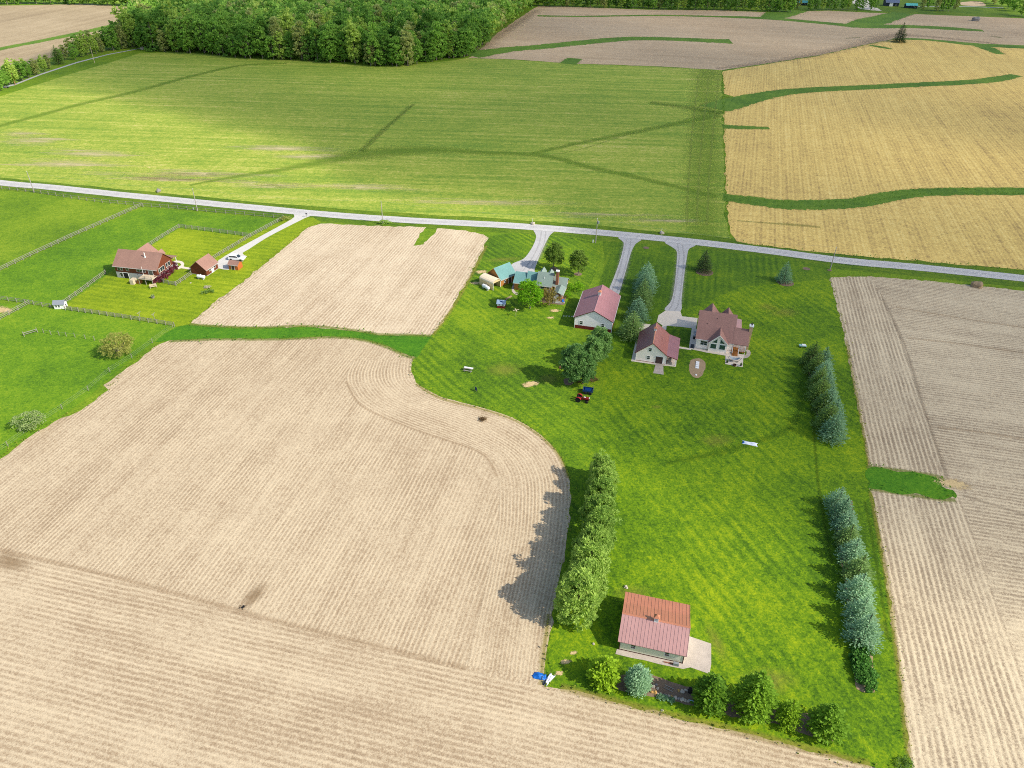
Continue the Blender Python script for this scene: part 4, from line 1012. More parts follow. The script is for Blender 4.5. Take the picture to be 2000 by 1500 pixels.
def part(o, name, mb, mat, **k): return mb.build(name, mat, o, **k)
def slab(o, name, axis, a0, a1, p, q, th, mat, ribs=0.0, rib_mat=None):
    ob = MB().prism([p, q, (q[0], q[1]-th), (p[0], p[1]-th)], a0, a1, axis).build(name, mat, o)
    if ribs:
        mb = MB(); n = max(2, int((a1-a0)/ribs)); step = (a1-a0)/n
        L = math.hypot(q[0]-p[0], q[1]-p[1]); nx, nh = -(q[1]-p[1])/L, (q[0]-p[0])/L
        if nh < 0: nx, nh = -nx, -nh
        for i in range(n+1):
            a = a0 + i*step; e = .025 if i not in (0, n) else .06
            lo, hi = max(a-e, a0+.001), min(a+e, a1-.001); t = .035
            mb.prism([(p[0], p[1]+.002), (q[0], q[1]+.002), (q[0]+nx*t, q[1]+nh*t), (p[0]+nx*t, p[1]+nh*t)], lo, hi, axis)
        r = mb.build('roof_ribs', rib_mat or mat, ob); r['kind'] = 'stuff'
    return ob
def fmap(face, w0):
    return {'front': lambda s, h, d: (s, w0-d, h), 'back': lambda s, h, d: (s, w0+d, h),
            'right': lambda s, h, d: (w0+d, s, h), 'left': lambda s, h, d: (w0-d, s, h)}[face]
def fbox(mb, m, s0, s1, h0, h1, d0, d1):
    a, b = m(s0, h0, d0), m(s1, h1, d1)
    return mb.box(min(a[0], b[0]), max(a[0], b[0]), min(a[1], b[1]), max(a[1], b[1]), min(a[2], b[2]), max(a[2], b[2]))
def window(o, face, w0, s, h, w, ht, fm=None, gm=None, bars=(1, 1), fw=.08, name='window'):
    m = fmap(face, w0); mb = MB(); s0, s1, h0, h1 = s-w/2, s+w/2, h-ht/2, h+ht/2
    fbox(mb, m, s0-fw, s0, h0-fw, h1+fw, .002, .06); fbox(mb, m, s1, s1+fw, h0-fw, h1+fw, .002, .06)
    fbox(mb, m, s0, s1, h0-fw, h0, .002, .062); fbox(mb, m, s0, s1, h1, h1+fw, .002, .062)
    for i in range(1, bars[0]): c = s0+w*i/bars[0]; fbox(mb, m, c-.025, c+.025, h0, h1, .022, .05)
    for i in range(1, bars[1]): c = h0+ht*i/bars[1]; fbox(mb, m, s0, s1, c-.025, c+.025, .022, .048)
    f = mb.build(name, fm or M_white, o); fbox(MB(), m, s0, s1, h0, h1, .003, .02).build('pane', gm or M_glass, f)
    return f
def door(o, face, w0, s, h, w, ht, mat, fm=None, panels=0, name='door'):
    m = fmap(face, w0); mb = MB(); s0, s1 = s-w/2, s+w/2; fw = .1
    fbox(mb, m, s0-fw, s0, h, h+ht+fw, .002, .07); fbox(mb, m, s1, s1+fw, h, h+ht+fw, .002, .07); fbox(mb, m, s0, s1, h+ht, h+ht+fw, .002, .068)
    d = fbox(MB(), m, s0, s1, h, h+ht, .003, .04).build(name, mat, o); mb.build('door_frame', fm or M_white, d)
    for i in range(panels):
        fbox(MB(), m, s0+.08, s1-.08, h+ht*(i+.12)/panels, h+ht*(i+.88)/panels, .041, .06).build('panel', mat, d)
    return d
def cupola(o, u, v, h, w=.7, ht=.75):
    c = MB().box(u-w/2, u+w/2, v-w/2, v+w/2, h-.5, h+ht).build('cupola', M_white, o)
    e = .14; z = h+ht
    MB().add([(u-w/2-e, v-w/2-e, z), (u+w/2+e, v-w/2-e, z), (u+w/2+e, v+w/2+e, z), (u-w/2-e, v+w/2+e, z), (u, v, z+.5)], [(0, 3, 2, 1), (0, 1, 4), (1, 2, 4), (2, 3, 4), (3, 0, 4)]).build('cupola_roof', M_rust, c)
    lv = MB()
    for k in range(4): lv.box(u-w/2+.08, u+w/2-.08, v-w/2-.02, v-w/2-.003, h+.05+k*.15, h+.13+k*.15)
    lv.build('louvre', M_steel, c)
    return c
M_gut = plain('gutter_enamel', S(206, 200, 190, .8), .5, .05)
def gable_block(o, axis, a0, a1, p0, p1, eave, ridge, pr, wall, roof, og=.35, oe=.35, th=.16, eave2=None, ribs=0.0, base=0.0, fascia=None, ridge_cap=None):
    """walls and two roof slopes; p runs across the ridge"""
    e2 = eave if eave2 is None else eave2
    s1, s2 = (ridge-eave)/(pr-p0), (ridge-e2)/(p1-pr)
    MB().prism([(p0, base), (p0, eave-th+.02), (pr, ridge-th+.0), (p1, e2-th+.02), (p1, base)], a0, a1, axis).build('walls', wall, o)
    A = slab(o, 'roof_slope', axis, a0-og, a1+og, (p0-oe, eave-s1*oe), (pr, ridge), th, roof, ribs)
    B = slab(o, 'roof_slope', axis, a0-og, a1+og, (pr, ridge), (p1+oe, e2-s2*oe), th, roof, ribs)
    if fascia:
        for a in (a0-og-.012, a1+og-.008):
            f = MB().prism([(p0-oe, eave-s1*oe-.01), (pr, ridge-.01), (p1+oe, e2-s2*oe-.01), (p1+oe, e2-s2*oe-th-.06), (pr, ridge-th-.06), (p0-oe, eave-s1*oe-th-.06)], a, a+.02, axis).build('fascia', fascia, o)
    for pe, he in ((p0-oe-.07, eave-s1*oe), (p1+oe+.07, e2-s2*oe)):
        MB().prism([(pe-.06, he-.14), (pe-.06, he-.03), (pe+.06, he-.03), (pe+.06, he-.14)], a0-og+.03, a1+og-.03, axis).build('gutter', M_gut, o)
    if ridge_cap:
        MB().prism([(pr-.16, ridge-.16*s1+.03), (pr, ridge+.05), (pr+.16, ridge-.16*s2+.03)], a0-og-.01, a1+og+.01, axis).build('ridge_cap', ridge_cap, o)
    return A, B
def corner_trim(o, pts, h, mat, w=.12):
    for (u, v), hh in zip(pts, h): MB().box(u-w/2, u+w/2, v-w/2, v+w/2, 0, hh).build('corner_trim', mat, o)

# --- front barn (lean-to on the far side)
o = empty('metal_barn', (16.97, 67.77, 0), -.236, 'sage-walled barn with a pink and rust-red ribbed metal roof at the south end', 'barn')
Lb, D1, D2, EH, RH, BH, FH, RV = 9.43, 6.4, 2.45, 2.42, 4.55, 3.15, 2.45, 3.2
MB().prism([(0, 0), (0, EH-.2), (RV, RH-.16), (D1, BH-.16), (D1, 0)], 0, Lb, 'u').build('walls', M_sage, o)
MB().prism([(D1, 0), (D1, BH-.2), (D1+D2, FH-.2), (D1+D2, 0)], .02, Lb-.02, 'u').build('lean_to_walls', M_sage, o)
s1 = (RH-EH)/RV
slab(o, 'roof_slope', 'u', -.35, Lb+.35, (-.35, EH-.35*s1+.12), (RV, RH), .12, M_mauve, .52)
slab(o, 'roof_slope', 'u', -.35, Lb+.35, (RV, RH), (D1, BH), .12, M_rust, .52)
slab(o, 'lean_to_roof', 'u', -.35, Lb+.35, (D1, BH-.004), (D1+D2+.3, FH-.08), .12, M_rust, .52)
MB().prism([(RV-.18, RH-.08), (RV, RH+.05), (RV+.18, RH-.04)], -.37, Lb+.37, 'u').build('ridge_cap', M_rust, o)
cupola(o, 4.75, RV, RH+.05, .62, .7)
window(o, 'front', 0, 2.0, 1.45, .62, .8, bars=(1, 2)); window(o, 'front', 0, 7.0, 1.45, .62, .8, bars=(1, 2))
corner_trim(o, [(0, 0), (Lb, 0), (0, D1), (Lb, D1)], [EH-.1, EH-.1, BH-.2, BH-.2], M_red_dark)
MB().box(-.03, Lb+.03, -.03, -.005, 0, .22).build('base_trim', M_red_dark, o)
door(o, 'right', Lb, 2.0, .02, 1.0, 2.0, M_white); door(o, 'right', Lb, 4.9, .02, 2.4, 2.1, M_white, panels=3, name='overhead_door'); window(o, 'left', 0, 3.2, 1.5, .7, .8)
MB().box(8.1, 8.9, -.75, -.35, .06, .62).build('utility_box', M_steel, o)
MB().box(6.7, 8.2, -.55, -.42, .06, .2).build('planter_rail', M_brick, o)
def local_sheet(name, ox, oy, yaw, pts, z, mat, **k):
    c, s = math.cos(yaw), math.sin(yaw)
    return sheet(name, None, z, mat, world_pts=[(ox+c*u-s*v, oy+s*u+c*v) for u, v in pts], step=k.pop('step', 0), **k)
local_sheet('paved_apron', 16.97, 67.77, -.236, [(-.4, -.95), (2, -1.0), (4, -.9), (6, -1.0), (8, -.95), (9.6, -.9), (10.6, -.35), (13.4, -.75), (13.6, 1), (13.5, 4.6), (9.5, 5.2), (9.4, -.0), (-.3, -.02)], .062, M_paver, thick=.03)

# --- cream barn with a porch lean-to
o = empty('cream_barn', (29.84, 148.98, 0), YAW, 'cream barn with a maroon metal roof and open side porch', 'barn')
W, D, W2, EH, RH, BH, FH, RU = 7.17, 9.66, 2.41, 2.55, 5.6, 2.75, 2.1, 3.58
MB().prism([(0, 0), (0, EH-.14), (RU, RH-.14), (W, BH-.14), (W, 0)], 0, D, 'v').build('walls', M_cream, o)
sl, sr = (RH-EH)/RU, (RH-BH)/(W-RU)
slab(o, 'roof_slope', 'v', -.3, D+.3, (-.3, EH-.3*sl), (RU, RH), .12, M_maroon, .42)
slab(o, 'roof_slope', 'v', -.3, D+.3, (RU, RH), (W, BH), .12, M_dusty, .42)
slab(o, 'porch_roof', 'v', -.3, D+.3, (W, BH-.004), (W+W2+.3, FH-.06), .12, M_dpurp, .42)
MB().prism([(-.31, EH-.3*sl-.02), (RU, RH-.02), (W, BH-.02), (W+W2+.31, FH-.08), (W+W2+.31, FH-.24), (W, BH-.18), (RU, RH-.18), (-.31, EH-.3*sl-.18)], -.33, -.305, 'v').build('fascia', M_red_trim, o)
MB().prism([(RU-.18, RH-.1), (RU, RH+.05), (RU+.18, RH-.08)], -.32, D+.32, 'v').build('ridge_cap', M_rust, o)
cupola(o, RU, 6.0, RH+.05, .6, .65)
window(o, 'front', 0, 3.15, 3.55, .62, .85, bars=(1, 2)); window(o, 'front', 0, 3.0, 1.3, .62, .85, bars=(1, 2)); 
door(o, 'front', 0, 5.55, .02, 1.7, 1.95, M_door, panels=4, name='overhead_door')
window(o, 'left', 0, 3, 1.4, .7, .9); window(o, 'left', 0, 6.5, 1.4, .7, .9); window(o, 'right', W, 4.5, 1.3, .8, .9); door(o, 'right', W, 1.6, .02, .95, 1.95, M_door)
for v in (.12, 3.2, 6.4, D-.12): MB().box(W+W2-.14, W+W2, v-.07, v+.07, 0, FH-.02).build('porch_post', M_white, o)
MB().box(W+.35, W+1.5, .15, .75, .1, .55).build('bench', M_wood_g, o); MB().box(W+.5, W+1.3, 1.3, 2.0, .1, .9).build('woodpile', M_wood_g, o)
corner_trim(o, [(0, 0), (W, 0), (0, D)], [EH-.2, BH-.2, EH-.2], M_white)
MB().box(-.02, W+.02, -.03, -.006, 0, .16).build('base_trim', M_red_trim, o)
local_sheet('barn_slab', 29.84, 148.98, YAW, [(-.95, -.75), (5.0, -.72), (W+W2+.15, -.35), (W+W2+.2, D), (-.9, D+.2)], .058, M_conc, thick=.04)
paving('barn_ramp', [(1281, 710), (1295.2, 710.6), (1296, 732), (1275.6, 729)], .064, M_paver, thick=.04)
paving('barn_apron', [(1253, 632), (1271, 633.5), (1262, 645), (1247, 652), (1240, 655)], .052, M_conc)
paving('barn_apron', [(1294, 635.5), (1302, 636.4), (1301, 645), (1292, 641)], .058, M_conc)
paving('house_walk', [(1327, 677), (1350, 681), (1350, 684), (1326, 680.5)], .058, M_conc, thick=.03)

# --- mauve-roofed barn
o = empty('pole_barn', (15.87, 164.09, 0), -.232, 'pale grey pole barn with a mauve metal roof and red base', 'barn')
W, D = 9.62, 14.6
gable_block(o, 'v', 0, D, 0, W, 3.4, 5.85, W/2, M_grey_sid, M_dpurp, .3, .3, .12, ribs=.45, fascia=M_red_dark, ridge_cap=M_dpurp)
MB().box(-.03, W+.03, -.03, -.006, 0, .95).build('red_wainscot', M_red_trim, o)
MB().box(-.035, -.006, -.03, D, 0, .95).build('red_wainscot', M_red_trim, o); MB().box(W+.006, W+.035, -.03, D, 0, .95).build('red_wainscot', M_red_trim, o)
window(o, 'front', 0, 1.7, 1.75, .75, .95, bars=(1, 2)); window(o, 'front', 0, 7.3, 1.75, .75, .95, bars=(1, 2))
cupola(o, W/2, 9.0, 5.9, .75, .8); corner_trim(o, [(0, 0), (W, 0)], [3.2, 3.2], M_white)
door(o, 'left', 0, 1.2, .02, 1.0, 2.05, M_white); door(o, 'back', D, W/2, .02, 4.2, 2.7, M_white, panels=4, name='overhead_door')
# dashes of white drain pipe on the grass
for i in range(4):
    p, q = at(1099.5+i*5.3, 617.6+.2*i), at(1102.5+i*5.3, 617.7+.2*i)
    tag(MB().bar((p.x, p.y, .08), (q.x, q.y, .08), .16, .1).build('splash_block', M_white), 'white block on the grass west of the mauve-roofed barn, %s from the wall' % ['farthest', 'third', 'second', 'nearest'][i], 'block', 'row of white blocks by the mauve-roofed barn')

# --- main house
HX, HY, HYAW = 45.6, 155.4, -.245
o = empty('cream_house', (HX, HY, 0), HYAW, 'cream house with a brown-rose shingle roof, glazed front gable and patio', 'house')
EH, RH, RV, DP, UL = 3.1, 7.45, 6.15, 11.4, 8.6
gable_block(o, 'u', 0, UL, 0, DP, EH, RH, RV, M_cream, M_sh_brown, .35, .4, .16, eave2=3.4)
# rear cross gables
for uc, hw, top, vend in ((2.8, 2.3, 6.75, 11.9), (6.9, 1.75, 6.3, 11.7)):
    sl = (top-4.0)/hw
    MB().prism([(uc-hw, 3.0), (uc-hw, 3.9), (uc, top-.16), (uc+hw, 3.9), (uc+hw, 3.0)], RV+.6, vend, 'v').build('rear_gable_wall', M_cream, o)
    slab(o, 'rear_gable_slope', 'v', RV+.4, vend+.35, (uc-hw-.3, 4.0-.3*sl), (uc, top), .14, M_sh_brown)
    slab(o, 'rear_gable_slope', 'v', RV+.4, vend+.35, (uc, top), (uc+hw+.3, 4.0-.3*sl), .14, M_sh_brown)
    window(o, 'back', vend, uc, 4.4, 1.0, 1.1)
# east wing with a recessed porch
MB().prism([(1.9, 0), (1.9, 4.0), (3.3, 5.2), (6.6, 2.9), (6.6, 0)], UL+.01, 12.0, 'u').build('wing_walls', M_cream, o)
slab(o, 'wing_roof', 'u', UL-.0, 12.3, (-.4, EH-.27), (3.3, 5.48), .16, M_sh_brown); slab(o, 'wing_roof', 'u', UL+.36, 12.3, (3.3, 5.48), (7.0, 2.95), .16, M_sh_brown)
# rear porch
MB().box(8.62, 10.5, 8.0, 8.12, 0, 2.7).build('porch_wall', M_cream, o); MB().box(10.38, 10.5, 8.12, 12.4, 0, 2.7).build('porch_wall', M_cream, o)
MB().prism([(8.58, 3.15), (10.75, 2.85), (10.75, 2.73), (8.58, 3.03)], 7.8, 12.7, 'v').build('porch_roof', M_mauve, o)
MB().box(10.6, 11.9, 7.6, 8.9, .02, .25).build('rear_step', M_conc, o)
# glazed front gable
pv, pu0, pu1, pa = -.8, 3.1, 7.45, 5.25; pe, pr = 2.95, 5.15; um = (pu0+pu1)/2
MB().prism([(pu0, 0), (pu0, pe-.1), (um, pr-.14), (pu1, pe-.1), (pu1, 0)], pv, 3.0, 'v').build('front_gable_wall', M_cream, o)
sl = (pr-pe)/(um-pu0)
slab(o, 'front_gable_slope', 'v', pv-.5, 3.4, (pu0-.35, pe-.35*sl), (um, pr), .14, M_sh_brown); slab(o, 'front_gable_slope', 'v', pv-.5, 3.4, (um, pr), (pu1+.35, pe-.35*sl), .14, M_sh_brown)
MB().prism([(pu0-.35, pe-.35*sl), (um, pr), (pu1+.35, pe-.35*sl), (pu1+.35, pe-.35*sl-.2), (um, pr-.2), (pu0-.35, pe-.35*sl-.2)], pv-.525, pv-.503, 'v').build('fascia', M_white, o)
window(o, 'front', pv, pu0+1.1, 1.65, 1.35, 1.3, gm=M_glass_g, fw=.12); window(o, 'front', pv, pu1-1.1, 1.65, 1.35, 1.3, gm=M_glass_g, fw=.12)
for a, b in ((pu0+.42, um-.28), (pu1-.42, um+.28)):
    hb = 2.62; ha = 2.72; ht_ = hb + (abs(b-a))*sl*.92
    f = MB().prism([(a, hb), (b, hb), (b, ht_+.02), (a, ha)] if a < b else [(a, ha), (b, ht_+.02), (b, hb), (a, hb)], pv-.05, pv-.003, 'v').build('gable_window', M_white, o)
    i = .1 if a < b else -.1
    MB().prism([(a+i*2.2, hb+.09), (b-i, hb+.09), (b-i, ht_-.16)], pv-.062, pv-.051, 'v').build('pane', M_glass_g, f)
# west front wall, porch, deck
window(o, 'front', 0, 1.85, 1.7, 1.55, 1.05, bars=(2, 2), fw=.1); window(o, 'left', 0, 3.0, 1.5, .9, 1.1); door(o, 'left', 0, 5.4, .1, 1.0, 2.0, M_white); door(o, 'left', 0, 8.6, .05, 2.6, 2.2, M_white, panels=4, name='garage_door')
for s_ in (8.9, 10.3, 11.3): window(o, 'front', 1.9, s_, 2.2, .8, 1.2, bars=(1, 2))
MB().box(7.5, 12.0, 0.0, 1.9, .55, .72).build('porch_deck', M_deck, o)
for u in (7.6, 8.85, 10.35, 11.9): MB().box(u-.07, u+.07, .02, .16, 0, 2.82).build('porch_post', M_white, o)
for a, b in ((7.6, 8.85), (10.35, 11.9)):
    r = MB().box(a, b, .04, .14, 1.55, 1.64).build('railing', M_white, o)
    for k in range(4): MB().box(a, b, .06, .11, .78+k*.2, .84+k*.2).build('rail', M_white, r)
MB().box(11.86, 11.94, .16, 1.9, 1.55, 1.64).build('railing', M_white, o)
for k in range(4): MB().box(8.92, 10.28, -.36-k*.34, -.02-k*.34, .07, .58-k*.13).build('stair_step', M_deck, o)
for u in (8.86, 10.34): MB().bar((u, 0, 1.5), (u, -1.55, .95), .07).build('stair_rail', M_white, o)
# chimney
c = MB().box(12.05, 12.85, 2.7, 3.6, 0, 6.5).build('chimney', M_brick_t, o); MB().box(11.93, 12.97, 2.58, 3.72, 6.5, 6.75).build('chimney_cap', M_white, c); MB().lathe([(.17, 6.75), (.17, 7.2), (.24, 7.22), (.24, 7.28)], (12.45, 3.15, 0), 10).build('flue', M_dark, c)
for u, v, hh in ((4.2, 4.6, 6.3), (2.0, 3.2, 5.3)): MB().tube([(u, v, hh-.4), (u, v, hh+.35)], .05, 6).build('vent_pipe', M_dark, o)
gut = MB().box(-.35, pu0-.3, -.52, -.42, EH-.42, EH-.3).build('gutter', M_white, o)
# paving round the house
H = lambda pts: (HX, HY, HYAW, pts)
local_sheet('house_walk', *H([(-1.5, .2), (-1.3, -1.0), (2.9, -1.6), (7.42, -1.75), (7.42, -.5), (0, -.02), (-.02, 9.6), (-1.35, 9.4)]), .060, M_conc, thick=.04)
local_sheet('patio', *H([(7.44, -.5), (7.44, -1.75), (7.44, -5.7), (9.1, -5.8), (9.3, -6.2), (10.0, -6.2), (10.2, -5.9), (11.55, -5.95), (11.7, -1.7), (12.0, -.3), (12.0, .0), (7.5, .0)]), .068, M_conc, thick=.05)
local_sheet('paver_path', *H([(11.7, -1.75), (12.7, -1.15), (13.3, .1), (13.45, 1.4), (13.2, 2.4), (12.9, 2.6), (12.35, 2.4), (12.5, 1.2), (12.35, .2), (12.02, -.4)]), .066, M_paver, smooth=3, thick=.03)
def hp(u, v, h=0.0):
    c_, s_ = math.cos(HYAW), math.sin(HYAW); return (HX+c_*u-s_*v, HY+s_*u+c_*v, h)

# --- teal-roofed house
CX, CY, CYAW = -7.59, 190.37, -.235
o = empty('teal_roofed_house', (CX, CY, 0), CYAW, 'cedar and brick house with teal shingle roofs and a tall brick chimney', 'house')
gable_block(o, 'u', 8.7, 11.9, -3.5, 2.6, 2.45, 4.25, -.4, M_cedar, M_sh_teal, .35, .35)
gable_block(o, 'u', 11.95, 15.3, -2.9, 1.9, 2.7, 4.85, -.6, M_cedar, M_sh_teal, .05, .35)
gable_block(o, 'u', 15.4, 19.4, -4.3, 1.4, 3.2, 5.75, -1.75, M_brick, M_sh_tealg, .3, .35)
gable_block(o, 'u', 19.75, 23.2, -2.5, 1.8, 2.6, 4.15, -.4, M_brick, M_sh_tealg, .3, .35)
gable_block(o, 'v', -7.4, -2.9, 20.9, 23.1, 2.45, 3.0, 22.0, M_brick, M_sh_tealg, .3, .3, .12)
for uc, hw, top in ((16.0, .9, 5.6), (18.2, .8, 5.2)):
    slab(o, 'rear_gable_slope', 'v', -1.6, 1.9, (uc-hw, 4.4), (uc, top), .12, M_sh_tealg); slab(o, 'rear_gable_slope', 'v', -1.6, 1.9, (uc, top), (uc+hw, 4.4), .12, M_sh_tealg)
c = MB().box(20.3, 21.05, -2.5, -1.7, 2.2, 6.6).build('chimney', M_brick, o); MB().box(20.2, 21.15, -2.6, -1.6, 6.6, 6.85).build('chimney_cap', M_white, c)
window(o, 'front', -3.5, 10.6, 1.3, .9, 1.0); window(o, 'front', -4.3, 17.0, 1.9, .9, 1.3, gm=M_glass_g, bars=(1, 2)); window(o, 'front', -4.3, 18.6, 1.9, .7, 1.2)
window(o, 'front', -2.9, 13.6, 1.5, 1.0, 1.1); door(o, 'front', -7.4, 21.6, .1, .9, 2.0, M_white); window(o, 'right', 23.2, .2, 1.5, 1.0, 1.1); window(o, 'right', 23.1, -5.4, 1.4, .9, 1.1)
MB().tube([(17.2, -3.1, 4.2), (17.2, -3.1, 4.9)], .06, 6).build('vent_pipe', M_white, o)
for u in (21.0, 23.0): MB().box(u-.08, u+.08, -8.2, -8.04, 0, 2.5).build('porch_post', M_wood_l, o)
MB().box(20.8, 23.2, -8.4, -7.42, .0, .25).build('porch_step', M_found, o)
local_sheet('mulch_bed', CX, CY, CYAW, [(17.2, -8.6), (20, -8.9), (23.8, -8.8), (24.0, -7), (23.6, -3), (23.0, -3), (20.9, -4.5), (17.5, -5.5)], .045, M_mulch, smooth=2)
gx = empty('cedar_garage', (-7.59, 190.37, 0), -.806, 'cedar-sided garage with a teal roof beside the gravel turnaround', 'garage')
gable_block(gx, 'v', 0, 5.66, 0, 5.43, 2.45, 4.9, 5.43/2, M_cedar, M_sh_teal, .3, .3, fascia=M_cedar)
window(gx, 'right', 5.43, 1.6, 1.3, .6, .9, bars=(1, 2)); door(gx, 'right', 5.43, 3.6, .02, .9, 1.95, M_door); door(gx, 'back', 5.66, 2.7, .02, 3.4, 2.1, M_white, panels=4, name='garage_door')
# metal carport
cx_ = at(936.5, 555.5); cyaw = math.atan2(at(962.5, 567.5).y-cx_.y, at(962.5, 567.5).x-cx_.x)
o = empty('metal_carport', (cx_.x, cx_.y, 0), cyaw, 'white-roofed tan metal carport beside the cedar garage', 'carport')
M_tan = siding('tan_metal', S(222, 196, 146, .82), .25)
LC, WC = 5.4, 3.2
prof = [(-.12, 2.05), (.0, 2.35), (.35, 2.62), (1.0, 2.86), (1.6, 2.95), (2.2, 2.86), (2.85, 2.62), (3.2, 2.35), (3.32, 2.05)]
MB().prism(prof + [(p, h-.06) for p, h in reversed(prof)], 0, LC, 'u').build('carport_roof', plain('cream_metal', S(236, 216, 182, .86), .6, .06), o)
MB().box(0, LC, 0, .05, 0, 2.3).build('side_wall', M_tan, o); MB().box(0, LC, WC-.05, WC, 0, 2.3).build('side_wall', M_tan, o); MB().prism([(.05, 0), (.05, 2.3), (.35, 2.5), (1.6, 2.85), (2.85, 2.5), (WC-.05, 2.3), (WC-.05, 0)], .02, .06, 'u').build('end_wall', M_tan, o)
for v in (.06, WC-.16): MB().box(LC-.12, LC, v, v+.1, 0, 2.32).build('door_post', M_white, o)
MB().prism([(.1, 2.1), (.1, 2.35), (1.6, 2.82), (WC-.1, 2.35), (WC-.1, 2.1)], LC-.1, LC-.05, 'u').build('end_header', M_tan, o)

def tank(px, rz, label, L=3.0, r=.5, tint=None):
    p = at(*px); t = empty('propane_tank', (p.x, p.y, 0), rz, label, 'tank', 'white propane tanks')
    pr = [(.02, -L/2)] + [(r*math.sin(a), -L/2+r*.75-r*.75*math.cos(a)) for a in (.4, .8, 1.2, 1.57)] + [(r*math.sin(a), L/2-r*.75+r*.75*math.cos(a)) for a in (1.57, 1.2, .8, .4)] + [(.02, L/2)]
    MB().lathe(pr, (0, 0, r+.3), 14, 'x').build('tank_body', M_white, t, smooth=True)
    MB().lathe([(.2, r*2+.24), (.2, r*2+.42), (.05, r*2+.46)], (0, 0, 0), 10).build('valve_dome', M_white, t)
    for x in (-L*.3, L*.3): MB().box(x-.1, x+.1, -r*.8, r*.8, 0, .42).build('saddle', M_found, t)
tank((949, 565), cyaw-.1, 'white propane tank beside the tan carport')

# --- brown house
BX, BY = -114.62+1.2, 188.68-1.4
o = empty('brown_house', (BX, BY, 0), -.165, 'long brown log-sided house with a tan-brown shingle roof and walkout basement', 'house')
Lh, Dh = 13.0, 8.6
gable_block(o, 'u', 0, Lh, 0, 7.6, 4.0, 7.1, 4.0, M_brown, M_sh_tan, .4, .4, .18, base=1.9)
slab(o, 'porch_roof', 'u', 8.6, Lh+.4, (7.9, 4.02), (10.0, 3.55), .16, M_sh_tan)
MB().box(-.02, Lh+.02, -.02, 7.62, 0, 1.9).build('basement_wall', M_found, o)
MB().box(8.8, Lh, 7.65, 9.8, .0, 1.2).build('front_porch', M_found, o)
for u in (8.9, 11, 12.9): MB().box(u-.07, u+.07, 9.6, 9.74, 1.2, 3.5).build('porch_post', M_white, o)
sl = 2.6/3.0
MB().prism([(1.6, 1.9), (1.6, 3.8), (4.5, 6.4), (7.4, 3.8), (7.4, 1.9)], 4.2, 10.2, 'v').build('rear_gable_wall', M_brown, o)
slab(o, 'rear_gable_slope', 'v', 4.3, 10.6, (1.2, 3.75), (4.5, 6.6), .16, M_sh_tan); slab(o, 'rear_gable_slope', 'v', 4.3, 10.6, (4.5, 6.6), (7.8, 3.75), .16, M_sh_tan)
for uc, top in ((9.2, 6.7), (11.2, 6.9)):
    slab(o, 'dormer_slope', 'v', 4.1, 7.0, (uc-.9, 5.7), (uc, top), .12, M_sh_tan); slab(o, 'dormer_slope', 'v', 4.1, 7.0, (uc, top), (uc+.9, 5.7), .12, M_sh_tan)
M_wp = plain('aged_white', S(214, 208, 196, .8), .7, .08)
for s_, w_ in ((1.2, .7), (2.1, .5), (3.9, .8), (7.2, .8), (8.1, .8), (9.0, .8)): window(o, 'front', -.0, s_, 3.0, w_, 1.0, fm=M_wp)
window(o, 'front', -.02, 1.5, 1.0, .8, 1.2, fm=M_wp); door(o, 'front', -.02, 2.9, .05, 1.5, 1.7, M_dark, panels=2, name='patio_door'); door(o, 'front', 0, 11.0, 1.9, 1.2, 1.8, M_glass_g, panels=0, name='patio_door')
for s_, w_ in ((1.1, .6), (2.1, .9), (3.1, .9), (4.8, .7), (6.0, .9)): window(o, 'right', Lh, s_, 2.9, w_, 1.15, fm=M_wp)
MB().tube([(8.6, 2.6, 5.6), (8.6, 2.6, 7.3)], .13, 8).build('stove_pipe', M_white, o); MB().box(8.35, 8.85, 2.35, 2.85, 5.6, 6.1).build('pipe_flashing', M_white, o)
dk = MB().box(8.6, 12.9, -2.8, -.03, 1.72, 1.88).build('deck', M_wood_l, o)
for u in (8.7, 10.7, 12.8): MB().box(u-.07, u+.07, -2.75, -2.61, 0, 2.75).build('deck_post', M_wood_g, dk)
for k in range(3): MB().box(8.7, 12.8, -2.7, -2.66, 2.05+k*.3, 2.12+k*.3).build('deck_rail', M_wood_g, dk)
for k in range(6): MB().box(7.3+k*.22, 8.6, -2.4, -1.2, .02+k*.28, .28+k*.28).build('stair_step', M_deck, o)
MB().tube([(9.0, -.6, 1.9), (9.0, -.6, 4.6)], .04, 6).build('flag_pole', M_white, o)
MB().box(6.1, 7.2, -3.3, -1.6, .02, 1.4).build('hot_tub_cover', M_wood_l, o)

# --- brown garage and orange shed
o = empty('brown_garage', (-93.42, 190.57, 0), -.277, 'brown garage with a tan roof at the end of the white drive', 'garage')
gable_block(o, 'v', 0, 5.4, 0, 5.09, 2.2, 4.35, 2.55, M_brown, M_sh_tan, .3, .3)
window(o, 'right', 5.09, 1.7, 1.35, .6, .7, fm=M_wp); window(o, 'right', 5.09, 3.9, 1.35, .6, .7, fm=M_wp); door(o, 'right', 5.09, 2.8, .02, .9, 1.2, M_white)
door(o, 'back', 5.4, 2.55, .02, 3.6, 2.0, M_white, panels=4, name='garage_door'); MB().box(-.02, 5.11, -.02, 5.42, 0, .18).build('footing', M_found, o)
p = at(447.6, 526)
o = empty('orange_shed', (p.x, p.y, 0), -.22, 'small orange wooden shed with a brown roof by the white drive', 'shed')
gable_block(o, 'u', 0, 3.0, 0, 2.5, 1.75, 2.5, 1.25, M_orange, M_sh_tan, .2, .2, .1)
door(o, 'front', 0, 1.4, .02, .9, 1.4, M_door)
tank((393.5, 545), -.25, 'white propane tank below the brown garage', 2.6, .5)

